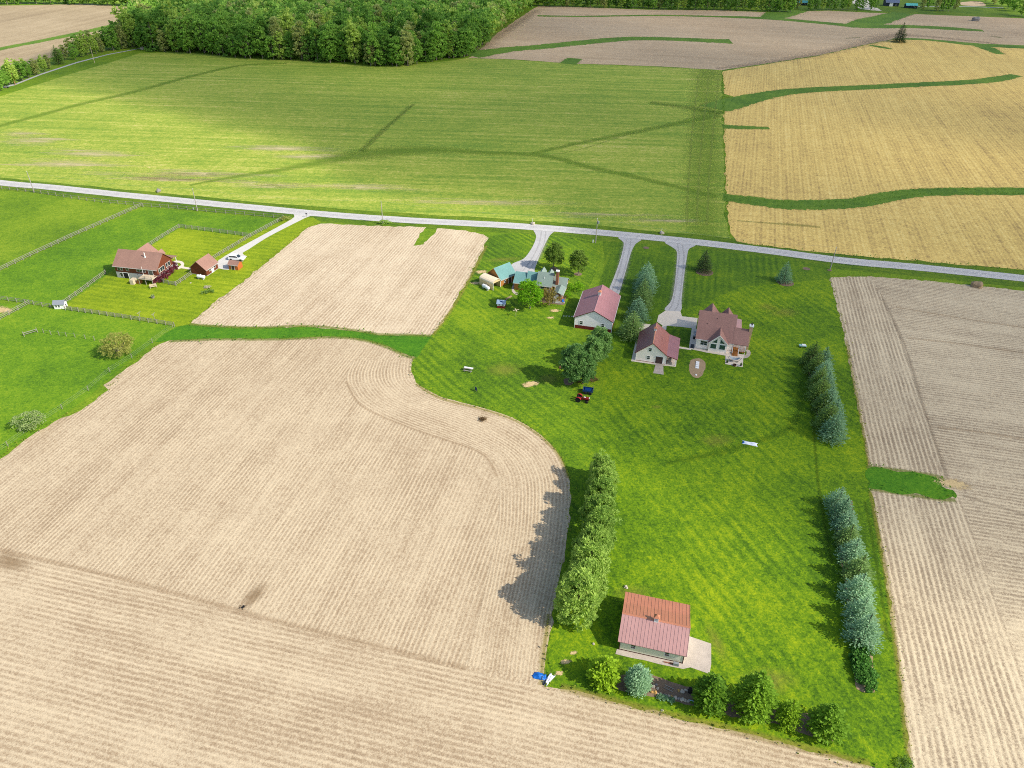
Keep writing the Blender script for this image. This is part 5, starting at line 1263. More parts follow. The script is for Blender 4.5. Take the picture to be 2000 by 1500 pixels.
# --- far farm
M_teal_m = metal_roof('turquoise_metal_roof', S(92, 190, 178, .8)); M_blue_m = metal_roof('slate_blue_metal_roof', S(104, 120, 146, .7)); M_navy = siding('dark_blue_siding', S(44, 58, 72, .6), .4, 0)
def far_barn(px, w, d, e, r, roof, wall, label, doorw=0):
    p = at(*px); o = empty('far_shed' if w < 12 else 'far_barn', (p.x, p.y, 0), -.12, label, 'barn', 'far farm buildings')
    gable_block(o, 'u', 0, w, 0, d, e, r, d/2, wall, roof, .4, .4, .2)
    if doorw: door(o, 'front', 0, w*.42, .02, doorw, 2.8, M_white)
    window(o, 'front', 0, w*.8, 1.6, 1.2, 1.0)
far_barn((1556, 10), 10, 6, 2.6, 4.0, M_teal_m, M_navy, 'small far shed with a turquoise roof left of the tree clump')
far_barn((1729, 12), 12.5, 9, 3.6, 7.0, M_blue_m, M_navy, 'far dark barn with a slate-blue roof and white door', 3)
far_barn((1769, 16), 10.5, 6, 2.6, 4.2, M_teal_m, M_navy, 'far low shed with a turquoise roof right of the blue-roofed barn')
sheet('far_farmyard', [(1545, 18), (1620, 18), (1700, 22), (1770, 26), (1900, 31), (1975, 34), (1960, 12), (1900, -5), (1700, -10), (1560, 0)], .034, M_verge, 5, .3, seed=30)
sheet('far_bare_ground', [(1680, 17), (1722, 21), (1700, 8), (1690, -6), (1660, -6), (1668, 8)], .040, M_conc, 3, .5, smooth=2, seed=31)
sheet('far_lane', [(1755, 11.6), (1770, 12.4), (1900, 13.5), (1960, 16), (1960, 15), (1900, 12.7), (1770, 11.6)], .044, M_drive, 0, 0, seed=32)
sheet('far_bare_ground', [(1878, 10), (1925, 12), (1915, 3), (1880, 4)], .042, M_plough, 3, .5, smooth=2, seed=33)
sheet('far_lane', [(-40, 185), (0, 173.8), (30, 166.2), (80, 146.3), (150, 123.3), (210, 107.5), (275, 94.8), (275, 93.9), (210, 106), (150, 121.2), (80, 143.9), (30, 163.4), (0, 171), (-40, 181)], .036, M_drive, 0, 0, seed=34)

# ------------------------------------------------------------------ fences
post_me = MB().box(-.07, .07, -.07, .07, -.05, 1.35); post_me = new_mesh('post', post_me.v, post_me.f, M_wood_g)
post_thin = MB().box(-.05, .05, -.05, .05, -.05, 1.3); post_thin = new_mesh('post', post_thin.v, post_thin.f, M_wood_g)
M_wire = plain('fence_wire', S(180, 180, 172, .7), .5, .05)
def fence(px, label, rails=3, spacing=2.6, wire=False, name='rail_fence', skip=()):
    pts = [at(*p) for p in px]; o = empty(name, (pts[0].x, pts[0].y, 0), 0, label, 'fence')
    base = pts[0]; pts = [p-base for p in pts]; first = True
    for a, b in zip(pts, pts[1:]):
        L = (b-a).length; n = max(1, round(L/spacing)); rz = math.atan2(b.y-a.y, b.x-a.x)
        for k in range(0 if first else 1, n+1):
            q = a.lerp(b, k/n); link('post', post_thin if wire else post_me, o, (q.x, q.y, 0), rz + rnd.uniform(-.1, .1))
        d = (b-a).normalized(); nr = Vector((-d.y, d.x, 0))*(.08 if not wire else .0)
        for r_ in range(rails):
            h = .38 + r_*(.85/(max(1, rails-1))) if rails > 1 else 1.0
            MB().bar(a+nr+Vector((0, 0, h)), b+nr+Vector((0, 0, h)), .04 if not wire else .012, .11 if not wire else .012).build('rail' if not wire else 'wire', M_wood_g if not wire else M_wire, o)
        first = False
    return o
fence([(-60, 558), (0, 530), (60, 501), (140, 464), (210, 433), (278, 403)], 'weathered rail fence running slantwise across the western pasture to the road', 3)
fence([(4, 369), (66, 376), (140, 388), (200, 396), (278, 403)], 'post fence beside the road west of the slanting pasture fence', 2, 3.2)
fence([(280, 404), (330, 407), (384, 412), (460, 419), (553, 427)], 'post fence beside the road between the pasture corner and the western drive', 2, 3.4)
fence([(555, 428), (530, 441), (490, 463), (455, 484), (428, 500), (416, 508)], 'rail fence along the western side of the white drive', 3)
fence([(350, 445), (318, 464), (286, 485)], 'rail fence from the paddock corner down to the brown house', 3)
fence([(351, 445), (400, 451), (445, 457), (489, 463)], 'rail fence along the top of the mown paddock', 4)
fence([(207, 535), (185, 551), (160, 570), (126, 594)], 'rail fence west of the brown house lawn', 3)
fence([(-60, 577), (0, 586), (50, 593), (100, 602)], 'rail fence west of the little white playhouse', 3, 2.4)
fence([(128, 606), (180, 613), (240, 622), (290, 630), (341, 638)], 'rail fence along the foot of the brown house lawn', 4, 2.2)
fence([(58, 594), (36, 606), (0, 625), (-60, 655)], 'rail fence joining the western fence and running to the left edge', 3)
fence([(374, 537), (362, 546), (344, 558)], 'short rail fence below the brown garage', 3, 2.2)
fence([(343, 558), (330, 556), (310, 550)], 'short rail fence from the deck of the brown house', 4, 2.2)
fence([(338, 641), (298, 670), (258, 700), (215, 727), (173, 763), (122, 799), (60, 840), (16, 872), (-60, 925)], 'thin wire fence between the pasture and the big stubble field', 3, 11, True, 'wire_fence')
fence([(86, 651), (100, 654), (116, 655), (130, 657), (147, 659), (167, 662), (185, 665)], 'line of short stakes west of the willow', 1, 4, True, 'stake_line')

# ------------------------------------------------------------------ utility poles and wire
M_pole = plain('grey_pole_wood', S(176, 168, 156, .76), .9, .12)
M_pole_o = plain('orange_pole_wood', S(196, 140, 92, .76), .9, .12)
tops = []
def pole(px, h, label, mat=None, transformer=False):
    p = at(*px); o = empty('utility_pole', (p.x, p.y, 0), YAW, label, 'pole', 'utility poles')
    MB().tube([(0, 0, -.1), (0, 0, h)], [.16, .10], 8).build('pole_shaft', mat or M_pole, o)
    MB().lathe([(.05, h), (.07, h+.1), (.03, h+.2)], (0, 0, 0), 8).build('insulator', M_white, o)
    if transformer: MB().lathe([(.22, 6.6), (.25, 6.65), (.25, 7.4), (.2, 7.45)], (.38, 0, 0), 10).build('transformer', M_steel, o); MB().box(.1, .2, -.05, .05, 6.9, 7.0).build('bracket', M_dark, o)
    tops.append(Vector((p.x, p.y, h+.15))); return o
pole((67, 375.5), 7.5, 'grey utility pole by the road at the far left')
pole((386, 412), 7.7, 'grey utility pole by the road above the brown house')
pole((748, 437.5), 7.9, 'pale utility pole by the road above the middle stubble field')
pole((1163, 474.5), 8.2, 'utility pole with a transformer on the front lawn by the road', None, True)
pole((1621.3, 526), 7.1, 'grey utility pole at the corner of the east stubble field')
for i, (a, b) in enumerate(zip(tops, tops[1:])):
    m = MB(); N_ = 10; pts = [a.lerp(b, k/N_) - Vector((0, 0, 1.2*4*(k/N_)*(1-k/N_))) for k in range(N_+1)]; m.tube(pts, .012, 4)
    tag(m.build('power_line', M_wire), 'thin power line spanning from the %s roadside pole' % ['first', 'second', 'third', 'fourth'][i], 'wire', 'power lines along the road')
pole((185, 123), 9, 'pale utility pole beside the lane at the upper left', M_wood_l); pole((30, 165.5), 9, 'orange-brown utility pole beside the lane at the upper left', M_pole_o)

# ------------------------------------------------------------------ vehicles
M_tyre = plain('black_tyre', S(44, 42, 42, .6), .95, .1); M_red = plain('red_tractor_paint', S(164, 44, 44, .66), .5, .15); M_bluep = plain('blue_paint', S(30, 70, 122, .62), .55, .15)
M_white_g = plain('white_gloss_paint', S(240, 240, 240, .9), .25, .02); M_cream_r = plain('cream_rim', S(224, 210, 180, .8), .6, .06); M_silver = plain('silver_car_paint', S(150, 156, 162, .7), .3, .04, metal=.3)
def wheel(o, c, r, w, rim, ax='y'):
    t = MB().lathe([(r*.62, -w/2), (r*.94, -w/2), (r, -w*.3), (r, w*.3), (r*.94, w/2), (r*.62, w/2)], c, 18, ax).build('wheel', M_tyre, o)
    MB().lathe([(r*.1, -w*.36), (r*.63, -w*.30), (r*.63, w*.30), (r*.1, w*.36)], c, 14, ax).build('rim', rim, t); return t
p = at(1130, 782); o = empty('farm_tractor', (p.x, p.y, 0), -.32, 'small red farm tractor parked on the lawn beside the pines', 'tractor')
for y in (-.72, .72): wheel(o, (0, y, .62), .62, .34, M_cream_r)
for y in (-.55, .55): wheel(o, (1.95, y, .32), .32, .18, M_cream_r)
MB().box(1.0, 2.35, -.28, .28, .72, 1.22).build('hood', M_red, o, bevel=.08); MB().box(2.35, 2.42, -.24, .24, .68, 1.16).build('grille', M_dark, o)
MB().box(-.3, 1.1, -.2, .2, .45, .95).build('transmission', M_red, o, bevel=.05); MB().box(1.0, 2.2, -.16, .16, .42, .74).build('engine', M_dark, o)
MB().box(1.8, 2.1, -.55, .55, .28, .36).build('front_axle', M_dark, o)
for y in (-.72, .72):
    pts = [(math.cos(a)*.72, .62+math.sin(a)*.72) for a in np.linspace(.35, 2.6, 9)]; inn = [(x*.95, .62+(z-.62)*.95) for x, z in reversed(pts)]
    MB().add([(x, y+s*.2, z) for s in (-1, 1) for x, z in pts+inn], [tuple(range(18)), tuple(range(35, 17, -1))]+[(i, (i+1) % 18, (i+1) % 18+18, i+18) for i in range(18)]).build('fender', M_red, o)
s_ = MB().box(-.15, .3, -.24, .24, .98, 1.06).build('seat', M_dark, o); MB().box(-.22, -.14, -.24, .24, 1.0, 1.4).build('backrest', M_dark, s_)
st = MB().tube([(1.0, 0, 1.05), (.68, 0, 1.35)], .03, 6).build('steering_column', M_dark, o)
w_ = MB().tube([(.66+.06*math.sin(a)*0-.09*math.sin(a), .19*math.cos(a), 1.37+.16*math.sin(a)) for a in np.linspace(0, 6.283, 13)], .02, 6, False).build('steering_wheel', M_dark, st)
MB().tube([(1.7, .1, 1.2), (1.7, .1, 1.75)], .035, 6).build('exhaust_pipe', M_dark, o); MB().box(1.15, 1.6, -.2, .05, 1.222, 1.30).build('fuel_cap_cover', M_white, o)
for y in (-.2, .2): MB().lathe([(.07, 2.3), (.09, 2.46), (.04, 2.48)], (0, y, 1.28), 10, 'x').build('headlight', M_white, o)
p = at(1137.5, 769); o = empty('utility_trailer', (p.x, p.y, 0), -.2, 'blue open-top trailer cart beside the red tractor', 'trailer')
MB().box(0, 2.3, 0, 1.5, .62, .68).build('bed_floor', M_bluep, o)
for b in ((0, 2.3, 0, .05), (0, 2.3, 1.45, 1.5), (0, .05, .05, 1.45), (2.25, 2.3, .05, 1.45)): MB().box(*b, .68, 1.05).build('side_panel', M_bluep, o)
for y in (-.12, 1.62): wheel(o, (.6, y, .36), .36, .2, M_white); wheel(o, (1.75, y, .36), .36, .2, M_white)
MB().bar((0, .75, .6), (-1.7, .75, .5), .07).build('drawbar', M_dark, o); MB().box(.4, 1.9, .1, 1.4, .69, .86).build('tarp_load', plain('dark_blue_tarp', S(16, 60, 122, .7), .5, .2, 3), o)
for u, v in ((.05, .05), (2.25, .05), (.05, 1.45), (2.25, 1.45)): MB().box(u-.03, u+.03, v-.03, v+.03, 1.05, 1.5).build('stake', M_wood_g, o)

def car(px, rz, label, paint, van=True):
    p = at(*px); o = empty('parked_car', (p.x, p.y, 0), rz, label, 'car')
    low = [(-2.35, .35), (-2.4, .75), (-2.3, .98), (1.0, 1.0), (2.2, .85), (2.4, .6), (2.4, .35)]
    MB().prism(low, -.88, .88, 'v').build('body', paint, o, bevel=.06)
    cab = [(-2.25, .985), (-1.95, 1.6), (.2, 1.64), (1.15, .985)] if van else [(-1.6, .985), (-.95, 1.42), (.2, 1.44), (1.1, .985)]
    c = MB().prism(cab, -.76, .76, 'v').build('cabin', paint, o, bevel=.05)
    for y, q in ((-.785, -.762), (.762, .785)): MB().prism([(cab[0][0]+.2, 1.05), (cab[1][0]+.1, cab[1][1]-.1), (cab[2][0]-.05, cab[2][1]-.1), (cab[3][0]-.28, 1.05)], y, q, 'v').build('side_window', M_glass, c)
    a, b = Vector((cab[2][0]+.1, 0, cab[2][1]-.04)), Vector((cab[3][0]-.03, 0, 1.0)); nx = Vector((b.z-a.z, 0, -(b.x-a.x))).normalized()*-.02
    MB().add([tuple(a+nx+Vector((0, -.66, 0))), tuple(a+nx+Vector((0, .66, 0))), tuple(b+nx+Vector((0, .68, 0))), tuple(b+nx+Vector((0, -.68, 0))), tuple(a-nx+Vector((0, -.66, 0))), tuple(a-nx+Vector((0, .66, 0))), tuple(b-nx+Vector((0, .68, 0))), tuple(b-nx+Vector((0, -.68, 0)))], [(0, 1, 2, 3), (7, 6, 5, 4), (0, 4, 5, 1), (1, 5, 6, 2), (2, 6, 7, 3), (3, 7, 4, 0)]).build('windscreen', M_glass, c)
    for x in (-1.45, 1.5):
        for y in (-.82, .82): wheel(o, (x, y, .34), .34, .22, M_steel)
    for y in (-.65, .65): MB().box(2.38, 2.42, y-.16, y+.16, .62, .76).build('headlight', M_white, o); MB().box(-2.42, -2.385, y-.12, y+.12, .72, .9).build('tail_light', M_red, o)
    return o
car((463, 507.5), -.12, 'white family car parked on the white gravel by the orange shed', M_white_g)
car((9, 171.5), .35, 'dark and silver car on the lane at the upper left edge', M_silver)

# ------------------------------------------------------------------ yard things
def stuffbox(o, name, mat, *b, **k): return MB().box(*b).build(name, mat, o, **k)
p = at(915, 724); o = empty('picnic_table', (p.x, p.y, 0), -.25, 'pale picnic table with benches out on the western lawn', 'table')
for k in range(5): stuffbox(o, 'table_plank', M_white if k > 1 else M_wood_g, -1.1, 1.1, -.42+k*.17, -.27+k*.17, .72, .77)
for y in (-.85, .62): stuffbox(o, 'bench', M_wood_g, -1.1, 1.1, y, y+.24, .42, .47)
for x in (-.75, .75):
    MB().bar((x, -.75, 0), (x, -.15, .72), .09, .05).build('leg', M_wood_g, o); MB().bar((x, .75, 0), (x, .15, .72), .09, .05).build('leg', M_wood_g, o); stuffbox(o, 'crossbeam', M_wood_g, x-.03, x+.03, -.85, .85, .36, .42)
p = at(930, 764); o = empty('target_board', (p.x, p.y, 0), -.9, 'dark blue upright board on a post near the field curve', 'board')
stuffbox(o, 'post', M_wood_g, -.04, .04, -.04, .04, 0, .9); stuffbox(o, 'board', plain('slate_board', S(74, 84, 118, .7), .6, .1), -.4, .4, -.07, -.041, .25, 1.15)
# blue-roofed playhouse
p = at(971, 602); o = empty('playhouse', (p.x, p.y, 0), -.1, 'tiny red and white playhouse with a light blue roof', 'playhouse')
stuffbox(o, 'base_wall', M_red_trim, 0, 2.1, 0, 1.9, 0, .75); stuffbox(o, 'upper_wall', M_white, .02, 2.08, .02, 1.88, .75, 1.5)
M_pb = metal_roof('pale_blue_roof', S(146, 168, 190, .76)); slab(o, 'roof_slope', 'u', -.2, 2.3, (-.25, 1.45), (.95, 2.15), .08, M_pb); slab(o, 'roof_slope', 'u', -.2, 2.3, (.95, 2.15), (2.15, 1.45), .08, M_pb)
for s_ in (.6, 1.5): window(o, 'front', .02, s_, 1.12, .5, .45)
MB().box(.8, 1.4, .3, .9, 1.86, 2.0).build('roof_hatch', M_bluep, o)
# windmill whirligig
p = at(1007.5, 618); o = empty('garden_windmill', (p.x, p.y, 0), -.2, 'wooden cross-shaped garden windmill on a pole below the bright green tree', 'windmill')
MB().tube([(0, 0, 0), (0, 0, 1.9)], .04, 6).build('pole_shaft', M_wood_l, o)
for a in (.5, .5+math.pi/2, .5+math.pi, .5+1.5*math.pi):
    d = Vector((math.cos(a), math.sin(a), 0)); MB().bar(Vector((0, 0, 1.95))+d*.06, Vector((0, 0, 1.95))+d*.85, .2, .04).build('blade', M_wood_l, o)
MB().lathe([(.1, 1.88), (.1, 2.02)], (0, 0, 0), 8).build('hub', M_wood_l, o)
# tarps
M_tb = plain('blue_tarp', S(30, 112, 200, .75), .4, .15, 2); M_tw = plain('white_tarp', S(226, 230, 240, .86), .5, .1, 2); M_td = plain('dark_tarp', S(44, 58, 78, .6), .5, .2, 2)
def tarp(px, L, W_, rz, mat, label, seed, hh=.45):
    p = at(*px); g = np.random.default_rng(seed); n = 13; m = 9; A = g.normal(0, 1, (n, m)); vs = []
    for i in range(n):
        for j in range(m):
            u, v = i/(n-1)-.5, j/(m-1)-.5; e = max(0, 1-(2*abs(u))**4)*max(0, 1-(2*abs(v))**4)
            z = .05 + e*(hh*.5 + .25*hh*math.sin(9*u+3*v+seed) + .22*hh*math.sin(13*v-7*u+seed) + .16*hh*A[i, j])
            vs.append((L*u*(1+.10*math.sin(7*v+seed)) + .04*A[i, j], W_*v*(1+.06*math.sin(5*u+seed)), max(.05, z)))
    fs = [(i*m+j, (i+1)*m+j, (i+1)*m+j+1, i*m+j+1) for i in range(n-1) for j in range(m-1)]
    o = link('tarp', new_mesh('tarp', vs, fs, mat, True), None, (p.x, p.y, 0), rz); sd = o.modifiers.new('thickness', 'SOLIDIFY'); sd.thickness = .02
    tag(o, label, 'tarp'); return o
tarp((1054, 1321), 2.0, 1.1, -.2, M_tb, 'crumpled blue tarp at the south-west corner of the lawn', 2)
tarp((1072, 1327), 1.9, .8, .9, M_tw, 'crumpled white tarp next to the blue one at the lawn corner', 5)
tarp((1066, 1332), 1.2, .5, .8, M_td, 'dark folded tarp between the blue and white tarps', 8, .3)
tarp((1464.5, 866.5), 2.9, 1.15, -.28, M_tw, 'white sheet with blue edge lying on the middle of the east lawn', 11, .28)
tarp((1452.8, 864.5), .5, .8, -.3, M_tb, 'blue folded end beside the white sheet on the east lawn', 14, .2)
p = at(1567, 677.5); o = empty('garden_wagon', (p.x, p.y, 0), -.1, 'pale teal garden cart beside the upper east grove', 'cart')
M_pt = plain('pale_teal_plastic', S(158, 202, 190, .8), .6, .1)
stuffbox(o, 'tray', M_pt, -.9, .9, -.45, .45, .3, .55, bevel=.08); stuffbox(o, 'lid', M_white, -.2, .7, -.4, .4, .56, .66)
for x in (-.6, .6):
    for y in (-.5, .5): wheel(o, (x, y, .16), .16, .1, M_steel)

# oval bed with white stepping slabs
sheet('mulch_bed', [(1357, 701), (1366, 700), (1374, 704), (1378, 712), (1376, 724), (1371, 734), (1362, 738.5), (1352, 735), (1346.5, 724), (1346, 713), (1349, 704)], .045, M_mulch_t, smooth=4, step=.5, amp=.05, seed=41)
for i, y in enumerate((708, 711.5, 715, 718.5)):
    q = at(1362.4-.3*i, y)
    tag(MB().box(-.42, .42, -.33, .33, .04, .14).build('stepping_slab', M_white, None, (q.x, q.y, 0), HYAW, bevel=.02), 'white slab in the oval mulch bed, %s of four from the house' % ['first', 'second', 'third', 'last'][i], 'slab', 'white slabs in the oval bed')
def rock(px, r, label, mat, cat='rock', seed=1, grp=None, h=0.0, name='rock'):
    p = at(*px); g = random.Random(seed); bm = bmesh.new(); bmesh.ops.create_icosphere(bm, subdivisions=2, radius=r)
    ph = [g.uniform(0, 6) for _ in range(4)]
    for v in bm.verts:
        d = v.co.normalized(); k = 1+.22*math.sin(3*d.x+ph[0])+.18*math.sin(4*d.y+ph[1])+.12*math.sin(6*d.z+ph[2]); v.co = Vector((d.x*1.15, d.y*.95, d.z*.7))*r*k; v.co.z += r*.35
    me = bpy.data.meshes.new(name); bm.to_mesh(me); bm.free(); me.materials.append(mat)
    o = link(name, me, None, (p.x, p.y, h), g.uniform(0, 6)); tag(o, label, cat, grp); return o
M_rock = plain('pale_fieldstone', S(196, 184, 164, .76), .9, .2, 3, .4); M_rock_g = plain('grey_fieldstone', S(150, 144, 138, .72), .9, .2, 3, .4); M_rock_o = plain('ochre_fieldstone', S(204, 160, 92, .74), .9, .2, 3, .4)
rock((1222.5, 1147.5), .33, 'pale round stone on the grass behind the sage barn', M_rock, seed=3)
rock((1159, 1258), .2, 'small white stone at the tip of the sage barn shadow', M_rock, seed=4)
rock((1359.5, 733), .22, 'small white stone at the near end of the oval bed', M_white, seed=5)
rock((1293, 1388), .16, 'tiny white stone on the south lawn strip', M_rock, seed=6)
for i, (px, r, lb) in enumerate((((310, 374.5), .9, 'dark boulder beside the road above the pasture'), ((1040, 438), .7, 'brown rock heap on the far verge opposite the west drive'), ((1293, 456), .75, 'brown rock heap on the far verge between the two east drives'), ((278, 96), 1.4, 'tan boulder at the end of the far lane'), ((1906, 41), 3.0, 'dark brush heap on the far lawn'))):
    rock(px, r, lb, M_rock_g if i in (0, 4) else M_rock, seed=10+i)
for i, (px, lb) in enumerate((((1292, 452.5), 'rock heap between the two east drives'), ((1040, 434), 'rock heap opposite the west drive'))):
    q = at(*px); tag(MB().tube([(0, 0, 0), (0, 0, 1.3)], .05, 6).build('marker_post', M_white, None, (q.x, q.y, 0)), 'white marker post at the %s' % lb, 'post')
for i, (px, lb) in enumerate((((1158, 474), 'short white post beside the transformer pole'), ((378, 410), 'short white post beside the pole above the brown house'), ((1915, 557.5), 'white stake on the north edge of the east stubble field'))):
    q = at(*px); tag(MB().box(-.12, .12, -.12, .12, 0, 1.0).build('marker_post', M_white, None, (q.x, q.y, 0), .2), lb, 'post')
q = at(599, 424); o = empty('mailbox', (q.x, q.y, 0), .3, 'dark mailbox on a post at the mouth of the white drive', 'mailbox')
stuffbox(o, 'post', M_wood_g, -.05, .05, -.05, .05, 0, 1.05); MB().prism([(-.14, 1.05), (-.14, 1.25), (-.07, 1.35), (.07, 1.35), (.14, 1.25), (.14, 1.05)], -.28, .28, 'u').build('box', M_dark, o)
rock((1907, 560), 1.4, 'low heap of soil at the north edge of the east stubble field', M_mulch_t, 'heap', seed=21, name='soil_heap')
# brush pile in the stubble
def twig_heap(px, r, n, mat, label, seed, cat='brush pile', hh=.5):
    p = at(*px); g = random.Random(seed); mb = MB()
    for k in range(n):
        a = g.uniform(0, 6.28); q = Vector((g.gauss(0, r*.4), g.gauss(0, r*.35), g.uniform(.05, hh))); d = Vector((math.cos(a), math.sin(a), g.uniform(-.3, .5)))*g.uniform(.2, .6)*r
        mb.bar(q-d*.5, q+d*.5, .05)
    o = mb.build('brush_pile', mat, None, (p.x, p.y, .02)); tag(o, label, cat); return o
M_twig = plain('dead_twigs', S(126, 100, 66, .66), .9, .3, 4)
twig_heap((943, 820), 1.0, 130, M_twig, 'small brown brush pile on the curved stubble headland', 3)
twig_heap((474, 1187), .6, 24, M_dark, 'dark twigs lying in the big stubble field', 4, 'twigs', .15)
twig_heap((404, 562), 1.0, 90, M_rock, 'pale brush and stone pile on the lawn below the brown garage', 6)
twig_heap((1131, 746), 1.2, 70, M_twig, 'pile of brown branches under the pines by the blue trailer', 7)
twig_heap((1158, 742), 1.6, 90, M_twig, 'scattered brown branches behind the blue trailer', 8)
sheet('mulch_bed', [(1101, 742), (1110, 738), (1120, 741), (1119, 750), (1110, 753), (1103, 750)], .045, M_mulch, smooth=3, step=.5, amp=.04, seed=43)
rock((1095, 718), .5, 'orange-brown stump at the west side of the pine clump', M_brick, 'stump', seed=22, name='tree_stump')
for px, r in (((1082.5, 525.5), 1.3), ((1129, 535.5), 1.2), ((1376, 532), 2.6), ((1534, 552.5), 2.4), ((1262, 484), 1.0), ((1575, 525), 1.1), ((1620, 528), .7)):
    c = at(*px); sheet('mulch_ring', None, .046, M_mulch, world_pts=[(c.x+r*math.cos(a), c.y+r*.95*math.sin(a)) for a in np.linspace(0, 6.28, 17)[:-1]], step=.5, amp=.04, seed=int(px[0]))
# mulch under the rows
strip('mulch_bed', [(1646, 975), (1650, 1020), (1662, 1090), (1672, 1150), (1682, 1215), (1686, 1262)], [3.2, 3.4, 3.6, 3.6, 3.6, 2.6], .046, M_mulch, amp=.1)
strip('mulch_bed', [(1590, 690), (1600, 730), (1612, 790), (1622, 830), (1622, 848)], [3.4, 5.0, 5.0, 4.6, 2.6], .046, M_mulch, amp=.1)
sheet('mulch_bed', [(1668, 1262), (1700, 1256), (1706, 1300), (1711, 1345), (1698, 1352), (1672, 1345), (1670, 1300)], .045, M_mulch_t, smooth=2, step=.5, amp=.05, seed=45)
sheet('mulch_bed', [(1195, 1322), (1260, 1318), (1310, 1330), (1360, 1345), (1440, 1365), (1520, 1385), (1600, 1400), (1640, 1425), (1630, 1448), (1590, 1440), (1510, 1412), (1430, 1400), (1350, 1378), (1280, 1362), (1210, 1348)], .044, M_mulch, smooth=3, step=.6, amp=.08, seed=44)
p = at(1697, 1262); o = empty('tool_crate', (p.x, p.y, 0), .1, 'pale wooden crate between the last spruce and the leafy bed', 'crate')
stuffbox(o, 'crate_body', M_wood_l, -.5, .5, -.35, .35, .02, .4); stuffbox(o, 'lid', M_white, -.54, .54, -.39, .39, .4, .46)
# rock garden in the south bed
gstones = [((1272, 1352), .16, 'o'), ((1279, 1353), .2, 'o'), ((1285, 1356), .14, 'w'), ((1291, 1357), .17, 'w'), ((1299, 1358), .15, 'g'), ((1306, 1360), .16, 'w'), ((1312, 1361), .13, 'o'), ((1318, 1363), .18, 'w'), ((1326, 1365), .16, 'g'), ((1332, 1367), .2, 'w'), ((1338, 1368), .14, 'w'), ((1332, 1351), .2, 'w'), ((1340, 1349), .16, 'w'), ((1346, 1347), .15, 'g'), ((1326, 1349), .13, 'o'), ((1281, 1338), .15, 'g'), ((1276, 1342), .18, 'w'), ((1284, 1345), .14, 'w'), ((1344, 1370), .14, 'w')]
for i, (px, r, c) in enumerate(gstones):
    rock(px, r*1.5, '%s stone edging the garden bed south of the sage barn' % {'o': 'ochre', 'w': 'pale', 'g': 'grey'}[c], {'o': M_rock_o, 'w': M_rock, 'g': M_rock_g}[c], seed=50+i, grp='stones in the south garden bed')
p = at(1306, 1345); o = empty('wooden_ladder', (p.x, p.y, .06), -.5, 'short wooden ladder lying in the south garden bed', 'ladder')
for y in (-.25, .25): MB().bar((-.7, y, .05), (.7, y, .05), .07).build('stile', M_wood_g, o)
for k in range(4): MB().bar((-.5+k*.33, -.24, .05), (-.5+k*.33, .24, .05), .05).build('rung', M_wood_g, o)
p = at(1350, 1369); tag(MB().tube([(-.4, 0, .1), (.4, 0, .1)], .06, 8).build('pipe', plain('pale_cyan_pipe', S(160, 214, 222, .8), .4, .05), None, (p.x, p.y, 0), -.35), 'short pale cyan pipe in the garden bed beside the large conifer', 'pipe')
p = at(1347, 1352); o = empty('water_barrel', (p.x, p.y, 0), 0, 'black barrel beside the large yellow-tipped conifer', 'barrel'); MB().lathe([(.28, 0), (.33, .3), (.33, .55), (.28, .85)], (0, 0, 0), 14).build('barrel_body', M_dark, o); MB().lathe([(.26, .85), (.24, .9)], (0, 0, 0), 14).build('lid', M_tyre, o)
hosta = broad('hosta_plant', 63, F_blue, .5, .38, .16, .2, 14, 12, (.16, .26), 'plant', trunk=None, clr=.5)
for i, px in enumerate(((1288, 1361), (1296, 1363.5), (1304, 1366), (1312, 1368))): put(hosta, px, .1, 'blue-green hosta in the garden bed row, %s from the dwarf spruce' % ['first', 'second', 'third', 'fourth'][i], 1.0, 'hostas in the south garden bed')

# patio things
p = hp(9.45, -3.9); o = empty('hammock', p, HYAW-.05, 'grey hammock slung on a stand on the patio', 'hammock')
mb = MB(); nu, nv = 12, 7
vs = []; 
for i in range(nu+1):
    for j in range(nv+1):
        u, v = i/nu*2-1, j/nv*2-1; w_ = .62*math.sqrt(max(.01, 1-.94*u*u)); vs.append((u*1.25, v*w_, .55+.55*u*u+.22*v*v))
mb.add(vs, [(i*(nv+1)+j, (i+1)*(nv+1)+j, (i+1)*(nv+1)+j+1, i*(nv+1)+j+1) for i in range(nu) for j in range(nv)]); b_ = mb.build('hammock_bed', plain('grey_canvas', S(168, 178, 180, .78), .9, .1), o, smooth=True); b_.modifiers.new('t', 'SOLIDIFY').thickness = .03
for sx in (-1, 1): MB().bar((sx*.9, 0, .12), (sx*1.65, 0, 1.25), .08).build('stand_arm', M_wood_g, o); MB().bar((sx*.8, -.5, .12), (sx*.8, .5, .12), .08).build('stand_foot', M_wood_g, o); MB().bar((sx*1.25, 0, 1.1), (sx*1.62, 0, 1.22), .03).build('rope', M_wood_l, o)
MB().bar((-1.0, 0, .16), (1.0, 0, .16), .08).build('stand_beam', M_wood_g, o)
p = hp(9.6, -5.85); o = empty('fire_pit', p, 0, 'round brown fire pit at the edge of the patio', 'fire pit'); MB().lathe([(.42, .07), (.46, .4), (.36, .42), (.33, .2), (.05, .18)], (0, 0, 0), 16).build('pit_bowl', plain('rusty_steel', S(104, 72, 58, .66), .8, .2), o); MB().lathe([(.25, .19), (.1, .24)], (0, 0, 0), 10).build('ash', M_dark, o)
